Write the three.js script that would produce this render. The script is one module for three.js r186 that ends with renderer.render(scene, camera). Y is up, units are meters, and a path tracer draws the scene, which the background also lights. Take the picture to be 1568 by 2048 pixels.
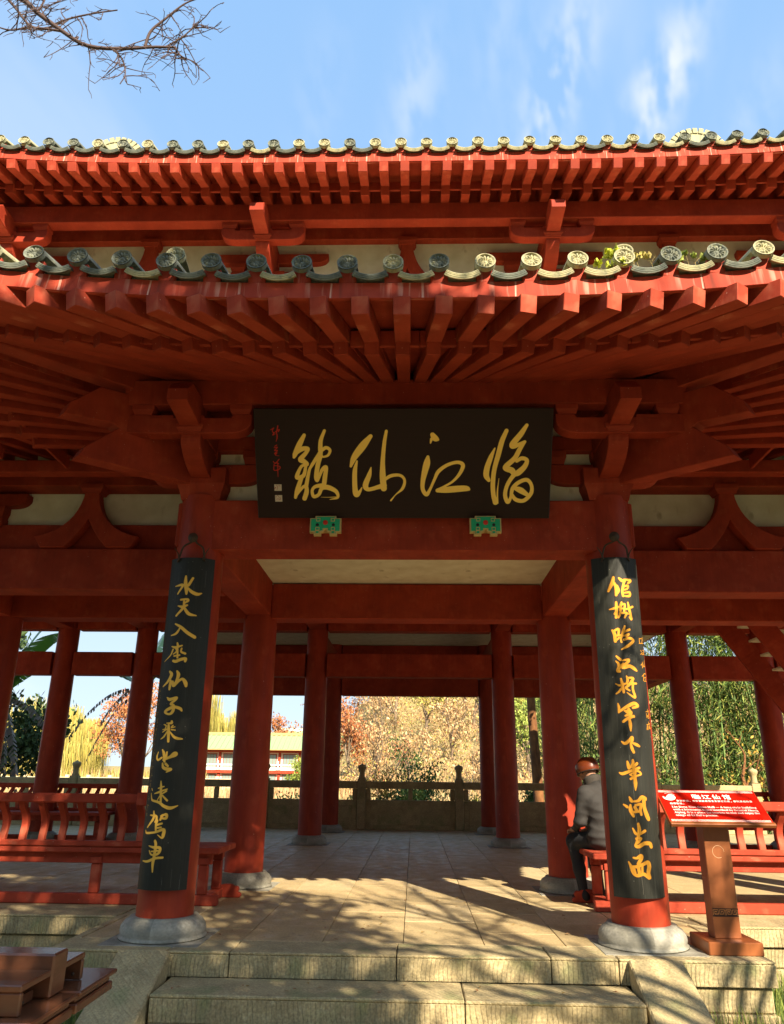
import * as THREE from 'three';
import { mergeGeometries } from 'three/addons/utils/BufferGeometryUtils.js';
import { MarchingCubes } from 'three/addons/objects/MarchingCubes.js';
import { ImprovedNoise } from 'three/addons/math/ImprovedNoise.js';

// ---------------------------------------------------------------- camera, sky, sun, exposure
const scene = new THREE.Scene();
const camera = new THREE.PerspectiveCamera(68.125, 784 / 1024, 0.1, 900);
camera.rotation.order = 'YXZ';
const PITCH = 19.296 * Math.PI / 180, YAW = 1.796 * Math.PI / 180, ROLL = 0.682 * Math.PI / 180;
camera.rotation.set(PITCH, YAW, ROLL);
camera.position.set(0.099, 1.157, 6.416);
camera.updateMatrixWorld(true);
const renderer = new THREE.WebGLRenderer({ antialias: true });
renderer.setSize(784, 1024);
renderer.toneMapping = THREE.LinearToneMapping;
renderer.toneMappingExposure = 3.2;
renderer.shadowMap.enabled = true;

const SUN = new THREE.Vector3(0.43, 0.703, 1).normalize();   // towards the sun: behind the viewer, a little to the right
const sun = new THREE.DirectionalLight(0xfff0d6, 4.3);
sun.position.copy(SUN).multiplyScalar(60);
sun.castShadow = true; sun.shadow.radius = 0.75;
sun.shadow.mapSize.set(4096, 4096);
Object.assign(sun.shadow.camera, { left: -30, right: 30, top: 30, bottom: -30, near: 1, far: 260 });
scene.add(sun, sun.target);

const perlin = new ImprovedNoise();
let SEED = 7;
const rnd = () => { SEED = (SEED + 0x6d2b79f5) | 0; let t = Math.imul(SEED ^ (SEED >>> 15), 1 | SEED); t = (t + Math.imul(t ^ (t >>> 7), 61 | t)) ^ t; return ((t ^ (t >>> 14)) >>> 0) / 4294967296; };
const rr = (a, b) => a + (b - a) * rnd();
const clamp = (v, a = 0, b = 1) => Math.min(b, Math.max(a, v));
const smooth = (a, b, x) => { const t = clamp((x - a) / (b - a)); return t * t * (3 - 2 * t); };
const fbm = (x, y, z, o = 4) => { let s = 0, a = 0.5, f = 1; for (let i = 0; i < o; i++) { s += a * perlin.noise(x * f, y * f, z * f); a *= 0.5; f *= 2.03; } return s; };

// pixel of the photograph (1568 x 2048) -> direction, and points on planes
const FPX = 1514.56;
function ray(u, v) { return new THREE.Vector3((u - 784) / FPX, -(v - 1024) / FPX, -1).applyEuler(camera.rotation); }
function atZ(u, v, z) { const d = ray(u, v); return d.multiplyScalar((z - camera.position.z) / d.z).add(camera.position); }

{ // computed sky: clear air, paler towards the horizon, a few thin combed cirrus wisps
  const w = 2048, h = 1024, data = new Float32Array(w * h * 4), d = new THREE.Vector3();
  const wisps = [[1105, 190, 0.8], [1320, 180, 0.9], [830, 200, 0.3], [1010, 60, 0.15], [640, 190, 0.1], [1500, 250, 0.2], [1150, 60, 0.15]].map(([u, v, k]) => ({ d: ray(u, v).normalize(), k }));
  const up = ray(1180, 60).normalize().sub(ray(1120, 240).normalize()).normalize();
  for (let j = 0; j < h; j++) for (let i = 0; i < w; i++) {
    const lat = ((j + 0.5) / h - 0.5) * Math.PI, lon = ((i + 0.5) / w - 0.5) * 2 * Math.PI;
    d.set(Math.cos(lat) * Math.cos(lon), Math.sin(lat), Math.cos(lat) * Math.sin(lon));
    const e = Math.max(d.y, 0), k = Math.exp(-e * 2.1);
    let r = 0.066 + 0.215 * k, g = 0.152 + 0.188 * k, b = 0.295 + 0.08 * k;
    const s = Math.max(0, d.dot(SUN)), halo = 0.4 * Math.pow(s, 24) + 0.08 * Math.pow(s, 4);
    r += halo; g += halo * 0.93; b += halo * 0.8;
    // cirrus everywhere, combed along one direction
    if (d.y > 0.02) {
      const cx = d.x / (d.y + 0.25), cz = d.z / (d.y + 0.25);
      let c = smooth(0.12, 0.55, fbm(cx * 4.2 + cz * 1.1, cz * 1.1 + 3.1, 1.7, 5) + 0.12) * 0.2;
      for (const wi of wisps) {
        const q = d.clone().sub(wi.d), al = q.dot(up), si = Math.sqrt(Math.max(0, q.lengthSq() - al * al));
        const env = Math.exp(-(al * al) / 0.005 - (si * si) / 0.0007);
        if (env > 0.01) c += wi.k * env * clamp(0.5 + 2.1 * fbm(d.x * 46 + d.y * 14, d.y * 22, d.z * 22, 6));
      }
      c = clamp(c, 0, 0.95);
      r += (0.33 - r) * c; g += (0.338 - g) * c; b += (0.35 - b) * c;
    }
    if (d.y < 0) { const m = smooth(0, -0.25, d.y); r += (0.16 - r) * m; g += (0.15 - g) * m; b += (0.12 - b) * m; }
    const o = (j * w + i) * 4; data[o] = r; data[o + 1] = g; data[o + 2] = b; data[o + 3] = 1;
  }
  const t = new THREE.DataTexture(data, w, h, THREE.RGBAFormat, THREE.FloatType);
  t.mapping = THREE.EquirectangularReflectionMapping; t.magFilter = t.minFilter = THREE.LinearFilter; t.needsUpdate = true;
  scene.background = t; scene.environment = t;
}

// ---------------------------------------------------------------- helpers
const used = {};
const numbered = (n) => { const k = used[n] = (used[n] ?? -1) + 1; return k ? n + '_' + String(k).padStart(3, '0') : n; };
function tag(o, label, category, group, kind) {
  Object.assign(o.userData, { label, category }); if (group) o.userData.group = group; if (kind) o.userData.kind = kind; return o;
}
function thing(name, pos = [0, 0, 0], turn = 0) { const g = new THREE.Group(); g.name = numbered(name); g.position.set(...pos); g.rotation.y = turn; scene.add(g); return g; }
function part(name, parent, pos) { const g = new THREE.Group(); g.name = name; if (pos) g.position.set(...pos); parent.add(g); return g; }
function mesh(name, geo, mat, parent, pos, rot) {
  const m = new THREE.Mesh(geo, mat); m.name = parent === scene ? numbered(name) : name;
  if (pos) m.position.set(...pos); if (rot) m.rotation.set(...rot);
  m.castShadow = m.receiveShadow = true; parent.add(m); return m;
}
function structure(name, geo, mat, pos) { const m = mesh(name, geo, mat, scene, pos); m.userData.kind = 'structure'; return m; }

// uv in metres, chosen by the way each face points
function muv(g0, off = 0, keep) {
  const g = g0.index ? g0.toNonIndexed() : g0; if (!keep) g.computeVertexNormals();
  const p = g.attributes.position, uv = new Float32Array(p.count * 2), a = new THREE.Vector3(), b = new THREE.Vector3(), c = new THREE.Vector3();
  for (let i = 0; i < p.count; i += 3) {
    a.fromBufferAttribute(p, i); b.fromBufferAttribute(p, i + 1).sub(a); c.fromBufferAttribute(p, i + 2).sub(a); b.cross(c);
    const ax = Math.abs(b.x), ay = Math.abs(b.y), az = Math.abs(b.z);
    for (let k = 0; k < 3; k++) {
      a.fromBufferAttribute(p, i + k);
      const [s, t] = ay >= ax && ay >= az ? [a.x, a.z] : ax >= az ? [a.z, a.y] : [a.x, a.y];
      uv[(i + k) * 2] = s + off * 1.37; uv[(i + k) * 2 + 1] = t + off * 0.73;
    }
  }
  g.setAttribute('uv', new THREE.BufferAttribute(uv, 2)); return g;
}
const boxes = new Map();
let boxTurn = 0;
// box with chamfered edges: 44 triangles, four variants of texture place
function cbox(w, h, d, c = 0.006) {
  const va = boxTurn++ & 3, key = [w, h, d, c].map((v) => v.toFixed(4)).join() + va; if (boxes.has(key)) return boxes.get(key);
  const X = w / 2, Y = h / 2, Z = d / 2; c = Math.min(c, X * 0.6, Y * 0.6, Z * 0.6);
  const V = (sx, sy, sz, ax) => [sx * (X - (ax === 0 ? 0 : c)), sy * (Y - (ax === 1 ? 0 : c)), sz * (Z - (ax === 2 ? 0 : c))];
  const tris = [], quad = (p, q, r, s) => tris.push(p, q, r, p, r, s);
  const face = (pts) => { // orient outwards
    const [p, q, r] = pts, n = [(q[1] - p[1]) * (r[2] - p[2]) - (q[2] - p[2]) * (r[1] - p[1]), (q[2] - p[2]) * (r[0] - p[0]) - (q[0] - p[0]) * (r[2] - p[2]), (q[0] - p[0]) * (r[1] - p[1]) - (q[1] - p[1]) * (r[0] - p[0])];
    if (n[0] * p[0] + n[1] * p[1] + n[2] * p[2] < 0) pts.reverse();
    if (pts.length === 4) quad(...pts); else tris.push(...pts);
  };
  const S = [-1, 1];
  for (const s of S) { face([V(s, -1, -1, 0), V(s, 1, -1, 0), V(s, 1, 1, 0), V(s, -1, 1, 0)]); face([V(-1, s, -1, 1), V(1, s, -1, 1), V(1, s, 1, 1), V(-1, s, 1, 1)]); face([V(-1, -1, s, 2), V(1, -1, s, 2), V(1, 1, s, 2), V(-1, 1, s, 2)]); }
  for (const a of S) for (const b of S) {
    face([V(-1, a, b, 1), V(1, a, b, 1), V(1, a, b, 2), V(-1, a, b, 2)]);
    face([V(a, -1, b, 0), V(a, 1, b, 0), V(a, 1, b, 2), V(a, -1, b, 2)]);
    face([V(a, b, -1, 0), V(a, b, 1, 0), V(a, b, 1, 1), V(a, b, -1, 1)]);
    for (const e of S) face([V(a, b, e, 0), V(a, b, e, 1), V(a, b, e, 2)]);
  }
  const g = new THREE.BufferGeometry(); g.setAttribute('position', new THREE.Float32BufferAttribute(tris.flat(), 3));
  const r = muv(g, va); boxes.set(key, r); return r;
}
const box = (name, parent, mat, w, h, d, x, y, z, c, rot) => mesh(name, cbox(w, h, d, c), mat, parent, [x, y, z], rot);
// box given by its two corners
const slab = (name, parent, mat, x0, x1, y0, y1, z0, z1, c) => box(name, parent, mat, Math.abs(x1 - x0), Math.abs(y1 - y0), Math.abs(z1 - z0), (x0 + x1) / 2, (y0 + y1) / 2, (z0 + z1) / 2, c);
// bar of square section from A to B
function bar(name, parent, mat, A, B, w, h, c) {
  const a = new THREE.Vector3(...A), b = new THREE.Vector3(...B), L = Math.round(a.distanceTo(b) * 50) / 50;
  const m = mesh(name, cbox(w, h, L, c), mat, parent);
  m.position.copy(a).add(b).multiplyScalar(0.5); m.up.set(0, 1, 0);
  m.quaternion.setFromRotationMatrix(new THREE.Matrix4().lookAt(b, a, new THREE.Vector3(0, 1, 0)));
  return m;
}
function tubeGeo(pts, rad, seg = 6, n) { // tapering tube through points; rad number or [r0, r1]
  const P = pts.map((p) => (p.isVector3 ? p : new THREE.Vector3(...p))), curve = new THREE.CatmullRomCurve3(P), N = n ?? Math.max(2, (P.length - 1) * 3);
  const g = new THREE.TubeGeometry(curve, N, 1, seg, false), pos = g.attributes.position, q = new THREE.Vector3();
  const [r0, r1] = Array.isArray(rad) ? rad : [rad, rad];
  for (let i = 0; i <= N; i++) { const t = i / N, c = curve.getPointAt(t), r = r0 + (r1 - r0) * t;
    for (let j = 0; j <= seg; j++) { const k = i * (seg + 1) + j; q.fromBufferAttribute(pos, k).sub(c).multiplyScalar(r).add(c); pos.setXYZ(k, q.x, q.y, q.z); } }
  return g;
}
function extrude(points, depth, bevel = 0.006, curved = 1) {
  const s = points instanceof THREE.Shape ? points : new THREE.Shape(points.map(([x, y]) => new THREE.Vector2(x, y)));
  const g = new THREE.ExtrudeGeometry(s, { depth: depth - 2 * bevel, bevelEnabled: bevel > 0, bevelSize: bevel, bevelThickness: bevel, bevelOffset: -bevel, bevelSegments: 1, curveSegments: 10 * curved });
  g.translate(0, 0, -(depth - 2 * bevel) / 2); return muv(g, boxTurn++ & 3);
}
function lathe(profile, seg = 32) { const g = new THREE.LatheGeometry(profile.map(([r, y]) => new THREE.Vector2(r, y)), seg), uv = g.attributes.uv, p = g.attributes.position; for (let i = 0; i < uv.count; i++) uv.setXY(i, uv.getX(i) * 1.3, p.getY(i)); return g; }
const merged = (list) => mergeGeometries(list.map((g) => { const q = g.index ? g.toNonIndexed() : g.clone(); if (!q.attributes.normal) q.computeVertexNormals(); for (const k of Object.keys(q.attributes)) if (!['position', 'normal', 'uv'].includes(k)) q.deleteAttribute(k); if (!q.attributes.uv) muv(q, 0, true); return q; }), false);

// ---------------------------------------------------------------- textures: what the surfaces are made of
function noiseTex(n, paint, srgb = true) { // paint(u, v) -> [r, g, b] 0..255 ; tiles because the noise domain is wrapped
  const data = new Uint8Array(n * n * 4);
  for (let j = 0; j < n; j++) for (let i = 0; i < n; i++) { const c = paint(i / n, j / n), o = (j * n + i) * 4; data[o] = clamp(c[0], 0, 255); data[o + 1] = clamp(c[1], 0, 255); data[o + 2] = clamp(c[2], 0, 255); data[o + 3] = 255; }
  const t = new THREE.DataTexture(data, n, n); t.wrapS = t.wrapT = THREE.RepeatWrapping; t.magFilter = THREE.LinearFilter; t.minFilter = THREE.LinearMipmapLinearFilter; t.generateMipmaps = true;
  if (srgb) t.colorSpace = THREE.SRGBColorSpace; t.needsUpdate = true; return t;
}
// tiling noise: blends shifted copies across the seam
function tn(u, v, f, s, o = 4) {
  const wu = u < 0.12 ? u / 0.12 : 1, wv = v < 0.12 ? v / 0.12 : 1, row = (vv) => { const a = fbm(u * f, vv * f, s, o); return wu < 1 ? a * wu + fbm((u + 1) * f, vv * f, s, o) * (1 - wu) : a; };
  const a = row(v); return wv < 1 ? a * wv + row(v + 1) * (1 - wv) : a;
}
const rep = (t, x, y) => { const c = t.clone(); c.repeat.set(x, y ?? x); c.needsUpdate = true; return c; };
const mix3 = (a, b, t) => [a[0] + (b[0] - a[0]) * t, a[1] + (b[1] - a[1]) * t, a[2] + (b[2] - a[2]) * t];
const redPaint = (base, dark, pale, s) => noiseTex(512, (u, v) => {
  let c = mix3(base, dark, clamp(0.45 + 1.3 * tn(u, v, 4, s)));
  c = mix3(c, pale, clamp(1.8 * tn(u, v, 7, s + 3) - 0.12) * 0.75); c = mix3(c, dark, clamp(2.2 * tn(u, v * 0.4, 13, s + 7) - 0.4) * 0.7);
  const str = tn(u, v * 0.12, 40, s + 5, 2); c = c.map((k) => k * (1 + 0.10 * str));
  const f = tn(u, v, 60, s + 9, 2); if (f > 0.36) c = mix3(c, [212, 190, 172], clamp((f - 0.36) * 7) * 0.8);
  return c;
});
const T = {
  red: redPaint([160, 58, 35], [130, 43, 25], [174, 80, 52], 1.3),
  redWorn: redPaint([168, 66, 43], [138, 50, 31], [194, 116, 88], 4.7),
  eave: noiseTex(512, (u, v) => { // red paint with pale lime runs and dark drip stains
    let c = mix3([176, 70, 48], [146, 52, 36], clamp(0.45 + 1.3 * tn(u, v, 5, 31)));
    const run = tn(u, v * 0.06, 34, 33, 3), on = clamp(2.2 * tn(u, v * 0.3, 4, 36) + 0.4); if (run > 0.06) c = mix3(c, [228, 210, 196], clamp((run - 0.06) * 6) * on * 0.9);
    const dk = tn(u, v * 0.1, 18, 38, 3); return mix3(c, [88, 46, 36], clamp(1.8 * dk - 0.35) * 0.8);
  }),
  grain: noiseTex(256, (u, v) => { const k = 128 + 120 * tn(u, v, 14, 2.2, 4); return [k, k, k]; }, false),
  brush: noiseTex(256, (u, v) => { const k = 128 + 110 * tn(u, v * 0.25, 40, 5.2, 3) + 30 * tn(u, v, 8, 1, 2); return [k, k, k]; }, false),
  cream: noiseTex(512, (u, v) => { let c = mix3([226, 220, 198], [208, 199, 172], clamp(0.5 + 1.4 * tn(u, v, 5, 8.1))); c = mix3(c, [150, 136, 104], clamp(2.2 * tn(u, v * 0.5, 11, 3.3) - 0.5) * 0.7); return c; }),
  stone: noiseTex(512, (u, v) => {
    let c = mix3([176, 158, 116], [150, 134, 98], clamp(0.5 + 1.5 * tn(u, v, 5, 2.6)));
    c = mix3(c, [196, 182, 146], clamp(1.8 * tn(u, v, 22, 6.1) - 0.1) * 0.6);
    c = mix3(c, [118, 128, 80], clamp(2.4 * tn(u, v, 3, 9.4) - 0.30) * 0.7);          // algae in patches
    const f = tn(u, v, 70, 4.2, 2); return c.map((k) => k * (1 + 0.34 * f));
  }),
  paving: noiseTex(512, (u, v) => {
    let c = mix3([194, 174, 132], [174, 155, 118], clamp(0.5 + 1.4 * tn(u, v, 4, 12.6)));
    c = mix3(c, [208, 190, 152], clamp(2.0 * tn(u * 1, v * 0.35, 16, 5.5) - 0.15) * 0.6);
    c = mix3(c, [104, 94, 76], clamp(2.6 * tn(u, v, 9, 15.4) - 0.6) * 0.7);
    const f = tn(u, v, 60, 14.2, 2); return c.map((k) => k * (1 + 0.26 * f));
  }),
  polish: noiseTex(256, (u, v) => { const k = 128 + 150 * tn(u, v * 0.4, 9, 7.7, 4); return [k, k, k]; }, false),
  rough: noiseTex(256, (u, v) => { const k = 172 + 120 * tn(u, v * 0.4, 9, 7.7, 4); return [k, k, k]; }, false),
  tile: noiseTex(512, (u, v) => {
    let c = mix3([84, 90, 82], [122, 124, 108], clamp(0.5 + 1.6 * tn(u, v, 7, 1.6)));
    c = mix3(c, [178, 170, 130], clamp(2.8 * tn(u, v, 13, 3.7) - 0.25) * 0.8);
    c = mix3(c, [112, 128, 62], clamp(2.8 * tn(u, v, 8, 6.9) - 0.5) * 0.8);
    c = mix3(c, [56, 60, 56], clamp(2.6 * tn(u, v, 20, 9.1) - 0.45));
    return c;
  }),
  lichen: noiseTex(512, (u, v) => {
    let c = mix3([150, 146, 116], [176, 168, 128], clamp(0.5 + 1.6 * tn(u, v, 7, 11.6)));
    c = mix3(c, [84, 88, 78], clamp(2.8 * tn(u, v, 15, 13.7) - 0.15) * 0.8);
    c = mix3(c, [132, 140, 66], clamp(2.8 * tn(u, v, 9, 16.9) - 0.4) * 0.8);
    return c;
  }),
  chisel: noiseTex(512, (u, v) => { // irregular upright chisel strokes
    const x = u * 40 + 0.55 * Math.sin(v * 6.283 + 3 * tn(u, v, 3, 3.1)) + 1.1 * tn(u, v, 5, 8.8), s = x - Math.floor(x), id = Math.floor(x);
    const g = smooth(0, 0.28, s) * smooth(1, 0.72, s), len = 0.55 + 0.6 * perlin.noise(id * 1.7, v * 5, 0.3);
    const k = 255 * clamp(0.25 + 0.65 * (1 - (1 - g) * clamp(len)) + 0.35 * tn(u, v, 40, 1, 2)); return [k, k, k];
  }, false),
  hatch: noiseTex(512, (u, v) => { // shorter slanting strokes on the treads
    const x = (u + v * 1) * 28 + 0.9 * tn(u, v, 4, 6.4), s = x - Math.floor(x), g = smooth(0, 0.3, s) * smooth(1, 0.7, s);
    const k = 255 * clamp(0.35 + 0.45 * g + 0.5 * tn(u, v, 36, 2, 2)); return [k, k, k];
  }, false),
  bark: noiseTex(256, (u, v) => { const k = tn(u, v * 0.3, 16, 2, 4); return mix3([92, 76, 60], [140, 122, 98], clamp(0.5 + 1.6 * k)); }),
  drum: noiseTex(256, (u, v) => { let c = mix3([158, 154, 140], [124, 120, 106], clamp(0.5 + 1.7 * tn(u, v, 6, 9.3))); c = mix3(c, [84, 80, 70], clamp(2.6 * tn(u, v, 14, 2.3) - 0.6) * 0.8); const f = tn(u, v, 60, 3, 2); return c.map((k) => k * (1 + 0.25 * f)); }),
  wood: noiseTex(256, (u, v) => { const k = tn(u * 0.2, v, 26, 9, 4), m = tn(u, v, 4, 2); return mix3([120, 76, 52], [92, 56, 38], clamp(0.5 + 0.8 * k + 0.7 * m)); }),
  metal: noiseTex(256, (u, v) => { const k = tn(u, v, 3, 9, 3), m = tn(u, v * 0.1, 50, 2, 2); return mix3([150, 88, 46], [128, 72, 38], clamp(0.5 + 0.9 * k + 0.6 * m)); }),
  cloth: noiseTex(256, (u, v) => { const k = 0.5 + 0.7 * tn(u, v, 60, 3, 2) + 0.5 * tn(u, v, 6, 4); const c = 255 * clamp(k); return [c, c, c]; }, false),
  lawn: noiseTex(512, (u, v) => mix3([58, 72, 28], [92, 84, 46], clamp(0.5 + 1.8 * tn(u, v, 8, 5.6)))),
};
const std = (o) => new THREE.MeshStandardMaterial(o), phy = (o) => new THREE.MeshPhysicalMaterial({ specularIntensity: 0.4, ...o });
const M = {
  red: phy({ map: T.red, roughness: 0.68, bumpMap: rep(T.brush, 2), bumpScale: 0.0012 }),
  redWorn: phy({ map: T.redWorn, roughness: 0.72, bumpMap: rep(T.brush, 2), bumpScale: 0.0015 }),
  eave: phy({ map: T.eave, roughness: 0.75, bumpMap: rep(T.brush, 2), bumpScale: 0.0015 }),
  redCol: phy({ map: rep(T.red, 1, 0.6), roughness: 0.46, bumpMap: rep(T.brush, 2), bumpScale: 0.001 }),
  cream: std({ map: T.cream, roughness: 0.9, bumpMap: T.grain, bumpScale: 0.002 }),
  stone: std({ map: T.stone, roughness: 0.92, bumpMap: rep(T.grain, 3), bumpScale: 0.004 }),
  chisel: std({ map: T.stone, roughness: 0.92, bumpMap: rep(T.chisel, 0.8), bumpScale: 0.014 }),
  hatch: std({ map: T.stone, roughness: 0.92, bumpMap: rep(T.hatch, 1.0), bumpScale: 0.005 }),
  pave: [0xffffff, 0xf6f2ea, 0xfbf6ee, 0xeeebe4].map((c) => std({ map: T.paving, color: c, roughness: 0.95, roughnessMap: rep(T.rough, 1.0), bumpMap: rep(T.polish, 1.3), bumpScale: 0.0025 })),
  joint: std({ color: 0x9a8c70, roughness: 1 }),
  base: std({ map: rep(T.drum, 1.2), roughness: 0.8, bumpMap: rep(T.grain, 3), bumpScale: 0.004 }),
  tile: [std({ map: rep(T.tile, 1.7), roughness: 0.85, bumpMap: rep(T.grain, 4), bumpScale: 0.004 }), std({ map: rep(T.lichen, 1.7), roughness: 0.88, bumpMap: rep(T.grain, 4), bumpScale: 0.004 })],
  iron: std({ color: 0x4a3a2c, roughness: 0.6, metalness: 0.6 }),
  bronze: std({ map: rep(T.metal, 0.8), roughness: 0.36, metalness: 0.15 }),
  binBrown: std({ map: T.wood, roughness: 0.2, bumpMap: rep(T.grain, 3), bumpScale: 0.0008 }),
  bark: std({ map: T.bark, roughness: 0.95, bumpMap: rep(T.bark, 2), bumpScale: 0.01 }),
  barkOrange: std({ map: T.bark, color: 0xffc890, roughness: 0.95, bumpMap: T.bark, bumpScale: 0.01 }),
  twig: std({ color: 0x4b3a36, roughness: 0.9 }),
};
// ---------------------------------------------------------------- the ground, terrace and steps
const GROUND = -0.47;
{
  const g = new THREE.PlaneGeometry(700, 500, 1, 1); g.rotateX(-Math.PI / 2); 
  const uv = g.attributes.uv; for (let i = 0; i < 4; i++) uv.setXY(i, uv.getX(i) * 350, uv.getY(i) * 250);
  // ground in front of the lake shore only: the lake lies beyond the terrace
  g.scale(1, 1, 0.1); g.translate(0, GROUND, 10.2);
  structure('lawn', g, std({ map: T.lawn, roughness: 1 }));
}
const terrace = thing('terrace'); terrace.userData.kind = 'structure';
{
  // cores lie under the slabs; joints show as narrow gaps down to them
  slab('core', terrace, M.joint, -2.40, 2.44, GROUND, -0.05, -1.2, 0.40, 0);
  slab('core', terrace, M.joint, -14, 14, GROUND - 1.5, -0.055, -13.3, -0.92, 0);
  // paving slabs, 0.6 m wide, courses run towards the viewer
  const gapx = 0.0025;
  for (let i = -10; i < 10; i++) {
    const x0 = i * 0.6 + 0.02, inner = i >= -4 && i < 4;
    let z = inner ? 0.08 : -1.30, row = 0;
    if (i % 2) { const d = 0.45; slab('paving_slab', terrace, M.pave[(i + 20) & 3], x0 + gapx, x0 + 0.6 - gapx, -0.05, -rnd() * 0.0025, z - d + gapx, z - gapx, 0.003); z -= d; }
    while (z > -12.95) {
      const d = Math.min(inner && z > -7 ? 0.9 : 1.1, z + 12.95); if (d < 0.08) break;
      slab('paving_slab', terrace, M.pave[Math.floor(rnd() * 4)], x0 + gapx, x0 + 0.6 - gapx, -0.05, -rnd() * 0.0025, z - d + gapx, z - gapx, 0.003);
      z -= d;
    }
  }
  for (const s of [-1, 1]) slab('paving_field', terrace, M.pave[1], s * 6.03, s * 13.9, -0.05, -0.003, -12.95, -1.3, 0.003);
  // edge course of the porch: long chiselled stones
  const cuts = [-2.46, -1.62, -1.18, -0.02, 1.04, 1.5, 2.56];
  for (let i = 0; i < cuts.length - 1; i++) {
    const x0 = cuts[i] + 0.004, x1 = cuts[i + 1] - 0.004;
    slab('edge_stone', terrace, M.hatch, x0, x1, -0.02, 0.0 + rr(-0.002, 0.002), 0.085, 0.474, 0.012);
    slab('edge_face', terrace, M.chisel, x0, x1, -0.158, -0.0205, 0.11, 0.474 + rr(-0.004, 0.004), 0.004);
  }
  for (const s of [-1, 1]) {
    const xe = s < 0 ? -2.46 : 2.56, xi = s < 0 ? -2.385 : 2.425;
    // side edge of the porch and courses below
    for (const [z0, z1] of [[0.08, -0.34], [-0.35, -0.905]]) slab('edge_stone', terrace, M.stone, Math.min(xe, xi), Math.max(xe, xi), -0.158, 0.001, z1, z0, 0.01);
    slab('lower_course', terrace, M.chisel, s < 0 ? -2.44 : 1.95, s < 0 ? -1.98 : 2.53, -0.318, -0.162, -0.9, 0.44, 0.01);
    slab('lower_course', terrace, M.chisel, s < 0 ? -2.46 : 1.95, s < 0 ? -1.98 : 2.55, -0.60, -0.322, -0.9, 0.46, 0.01);
    // wing terrace edge
    let x = Math.abs(xe) + 0.004;
    for (const L of [1.15, 0.95, 1.3, 1.1, 1.4]) {
      slab('edge_stone', terrace, M.hatch, s * x, s * (x + L - 0.008), -0.02, 0.001, -1.30, -0.834, 0.012);
      slab('edge_face', terrace, M.chisel, s * x, s * (x + L - 0.008), -0.15, -0.0205, -1.2, -0.836, 0.004);
      slab('lower_course', terrace, M.chisel, s * x, s * (x + L - 0.008), -0.31, -0.158, -1.2, -0.87, 0.01);
      slab('lower_course', terrace, M.chisel, s * x, s * (x + L - 0.008), -0.6, -0.314, -1.2, -0.85, 0.01);
      x += L;
    }
    slab('edge_stone', terrace, M.stone, s < 0 ? -2.45 : 1.92, s < 0 ? -1.92 : 2.55, -0.053, -0.001, -0.905, -1.30, 0.01);
  }
  // strip between porch slabs and the side edges
  slab('paving_slab', terrace, M.pave[2], 2.426, 2.42 + 0.0045, -0.05, -0.002, -0.9, 0.07, 0.001);
}
const steps = thing('stone_steps', [0, GROUND, 0]);
tag(steps, 'chiselled sandstone steps with sloping side stones in front of the porch', 'steps');
{
  const cut1 = [-1.575, 0.42, 1.548], cut2 = [-1.575, -0.5, 1.0, 1.548];
  const tread = (cuts, y1, z0, z1) => { for (let i = 0; i < cuts.length - 1; i++) {
    const a = cuts[i] + 0.004, b = cuts[i + 1] - 0.004, t = part('step', steps);
    slab('tread', t, M.hatch, a, b, y1 - 0.022 - GROUND, y1 - GROUND + rr(-0.002, 0.002), z0, z1, 0.014);
    slab('riser', t, M.chisel, a, b, y1 - 0.156 - GROUND, y1 - 0.0225 - GROUND, z0, z1 - 0.002, 0.004);
  } };
  tread(cut1, -0.158, 0.485, 0.925); tread(cut2, -0.314, 0.6, 1.36);
  const ramp = extrude([[0.49, 0], [0.49, -0.14], [1.0, -0.6], [1.75, -0.6], [1.75, -0.55], [0.5, -0.004]], 0.37, 0.012); ramp.rotateY(-Math.PI / 2); 
  for (const x of [-1.775, 1.745]) mesh('side_stone', ramp, M.hatch, steps, [x, -GROUND, 0]);
}

// stone path that leads up to the steps
const path = thing('stone_path'); path.userData.kind = 'structure';
for (let j = 0; j < 9; j++) { let x = -2.6; while (x < 2.5) { const w = Math.min(rr(0.9, 1.4), 2.6 - x); slab('paving_slab', path, M.stone, x + 0.004, x + w - 0.004, GROUND - 0.08, GROUND + 0.03 + rr(-0.003, 0.003), 1.78 + j * 1.1, 1.78 + j * 1.1 + 1.092, 0.008); x += w; } }
// ---------------------------------------------------------------- the pavilion
const pav = thing('pavilion');
tag(pav, 'red timber pavilion with two tiers of grey tiled eaves on a stone terrace', 'pavilion');
const COLX = [-1.8, 1.8];
const colProfile = (h) => [[0.214, 0.13], [0.214, h * 0.3], [0.21, h * 0.6], [0.200, h]];
const baseGeo = (() => lathe([[0, 0.0], [0.326, 0.0], [0.326, 0.012], [0.316, 0.02], [0.312, 0.03], [0.318, 0.05], [0.312, 0.085], [0.29, 0.115], [0.262, 0.132], [0.256, 0.136], [0.252, 0.146], [0.22, 0.148], [0, 0.148]], 48))();
const colGeo = new Map();
function column(x, z, h, based = true) {
  if (!colGeo.has(h)) colGeo.set(h, lathe(colProfile(h), 40));
  const c = part('column', pav, [x, 0, z]); mesh('shaft', colGeo.get(h), M.redCol, c);
  if (based) { mesh('base_drum', baseGeo, M.base, c, [0, 0.004, 0]); slab('plinth', c, M.base, -0.36, 0.36, -0.03, 0.004, -0.36, 0.36, 0.002); }
}
for (const x of COLX) { column(x, 0, 3.5); column(x, -2.82, 3.2); column(x, -8.46, 4.1); column(x, -11.68, 4.2); }
for (const s of [-1, 1]) { column(s * 5.19, -8.46, 4.1); column(s * 6.78, -8.46, 4.1); column(s * 5.0, -11.68, 4.2); column(s * 5.0, -1.5, 3.5); column(s * 5.0, -2.82, 3.2); column(s * 7.3, -1.5, 3.5); }
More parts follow.
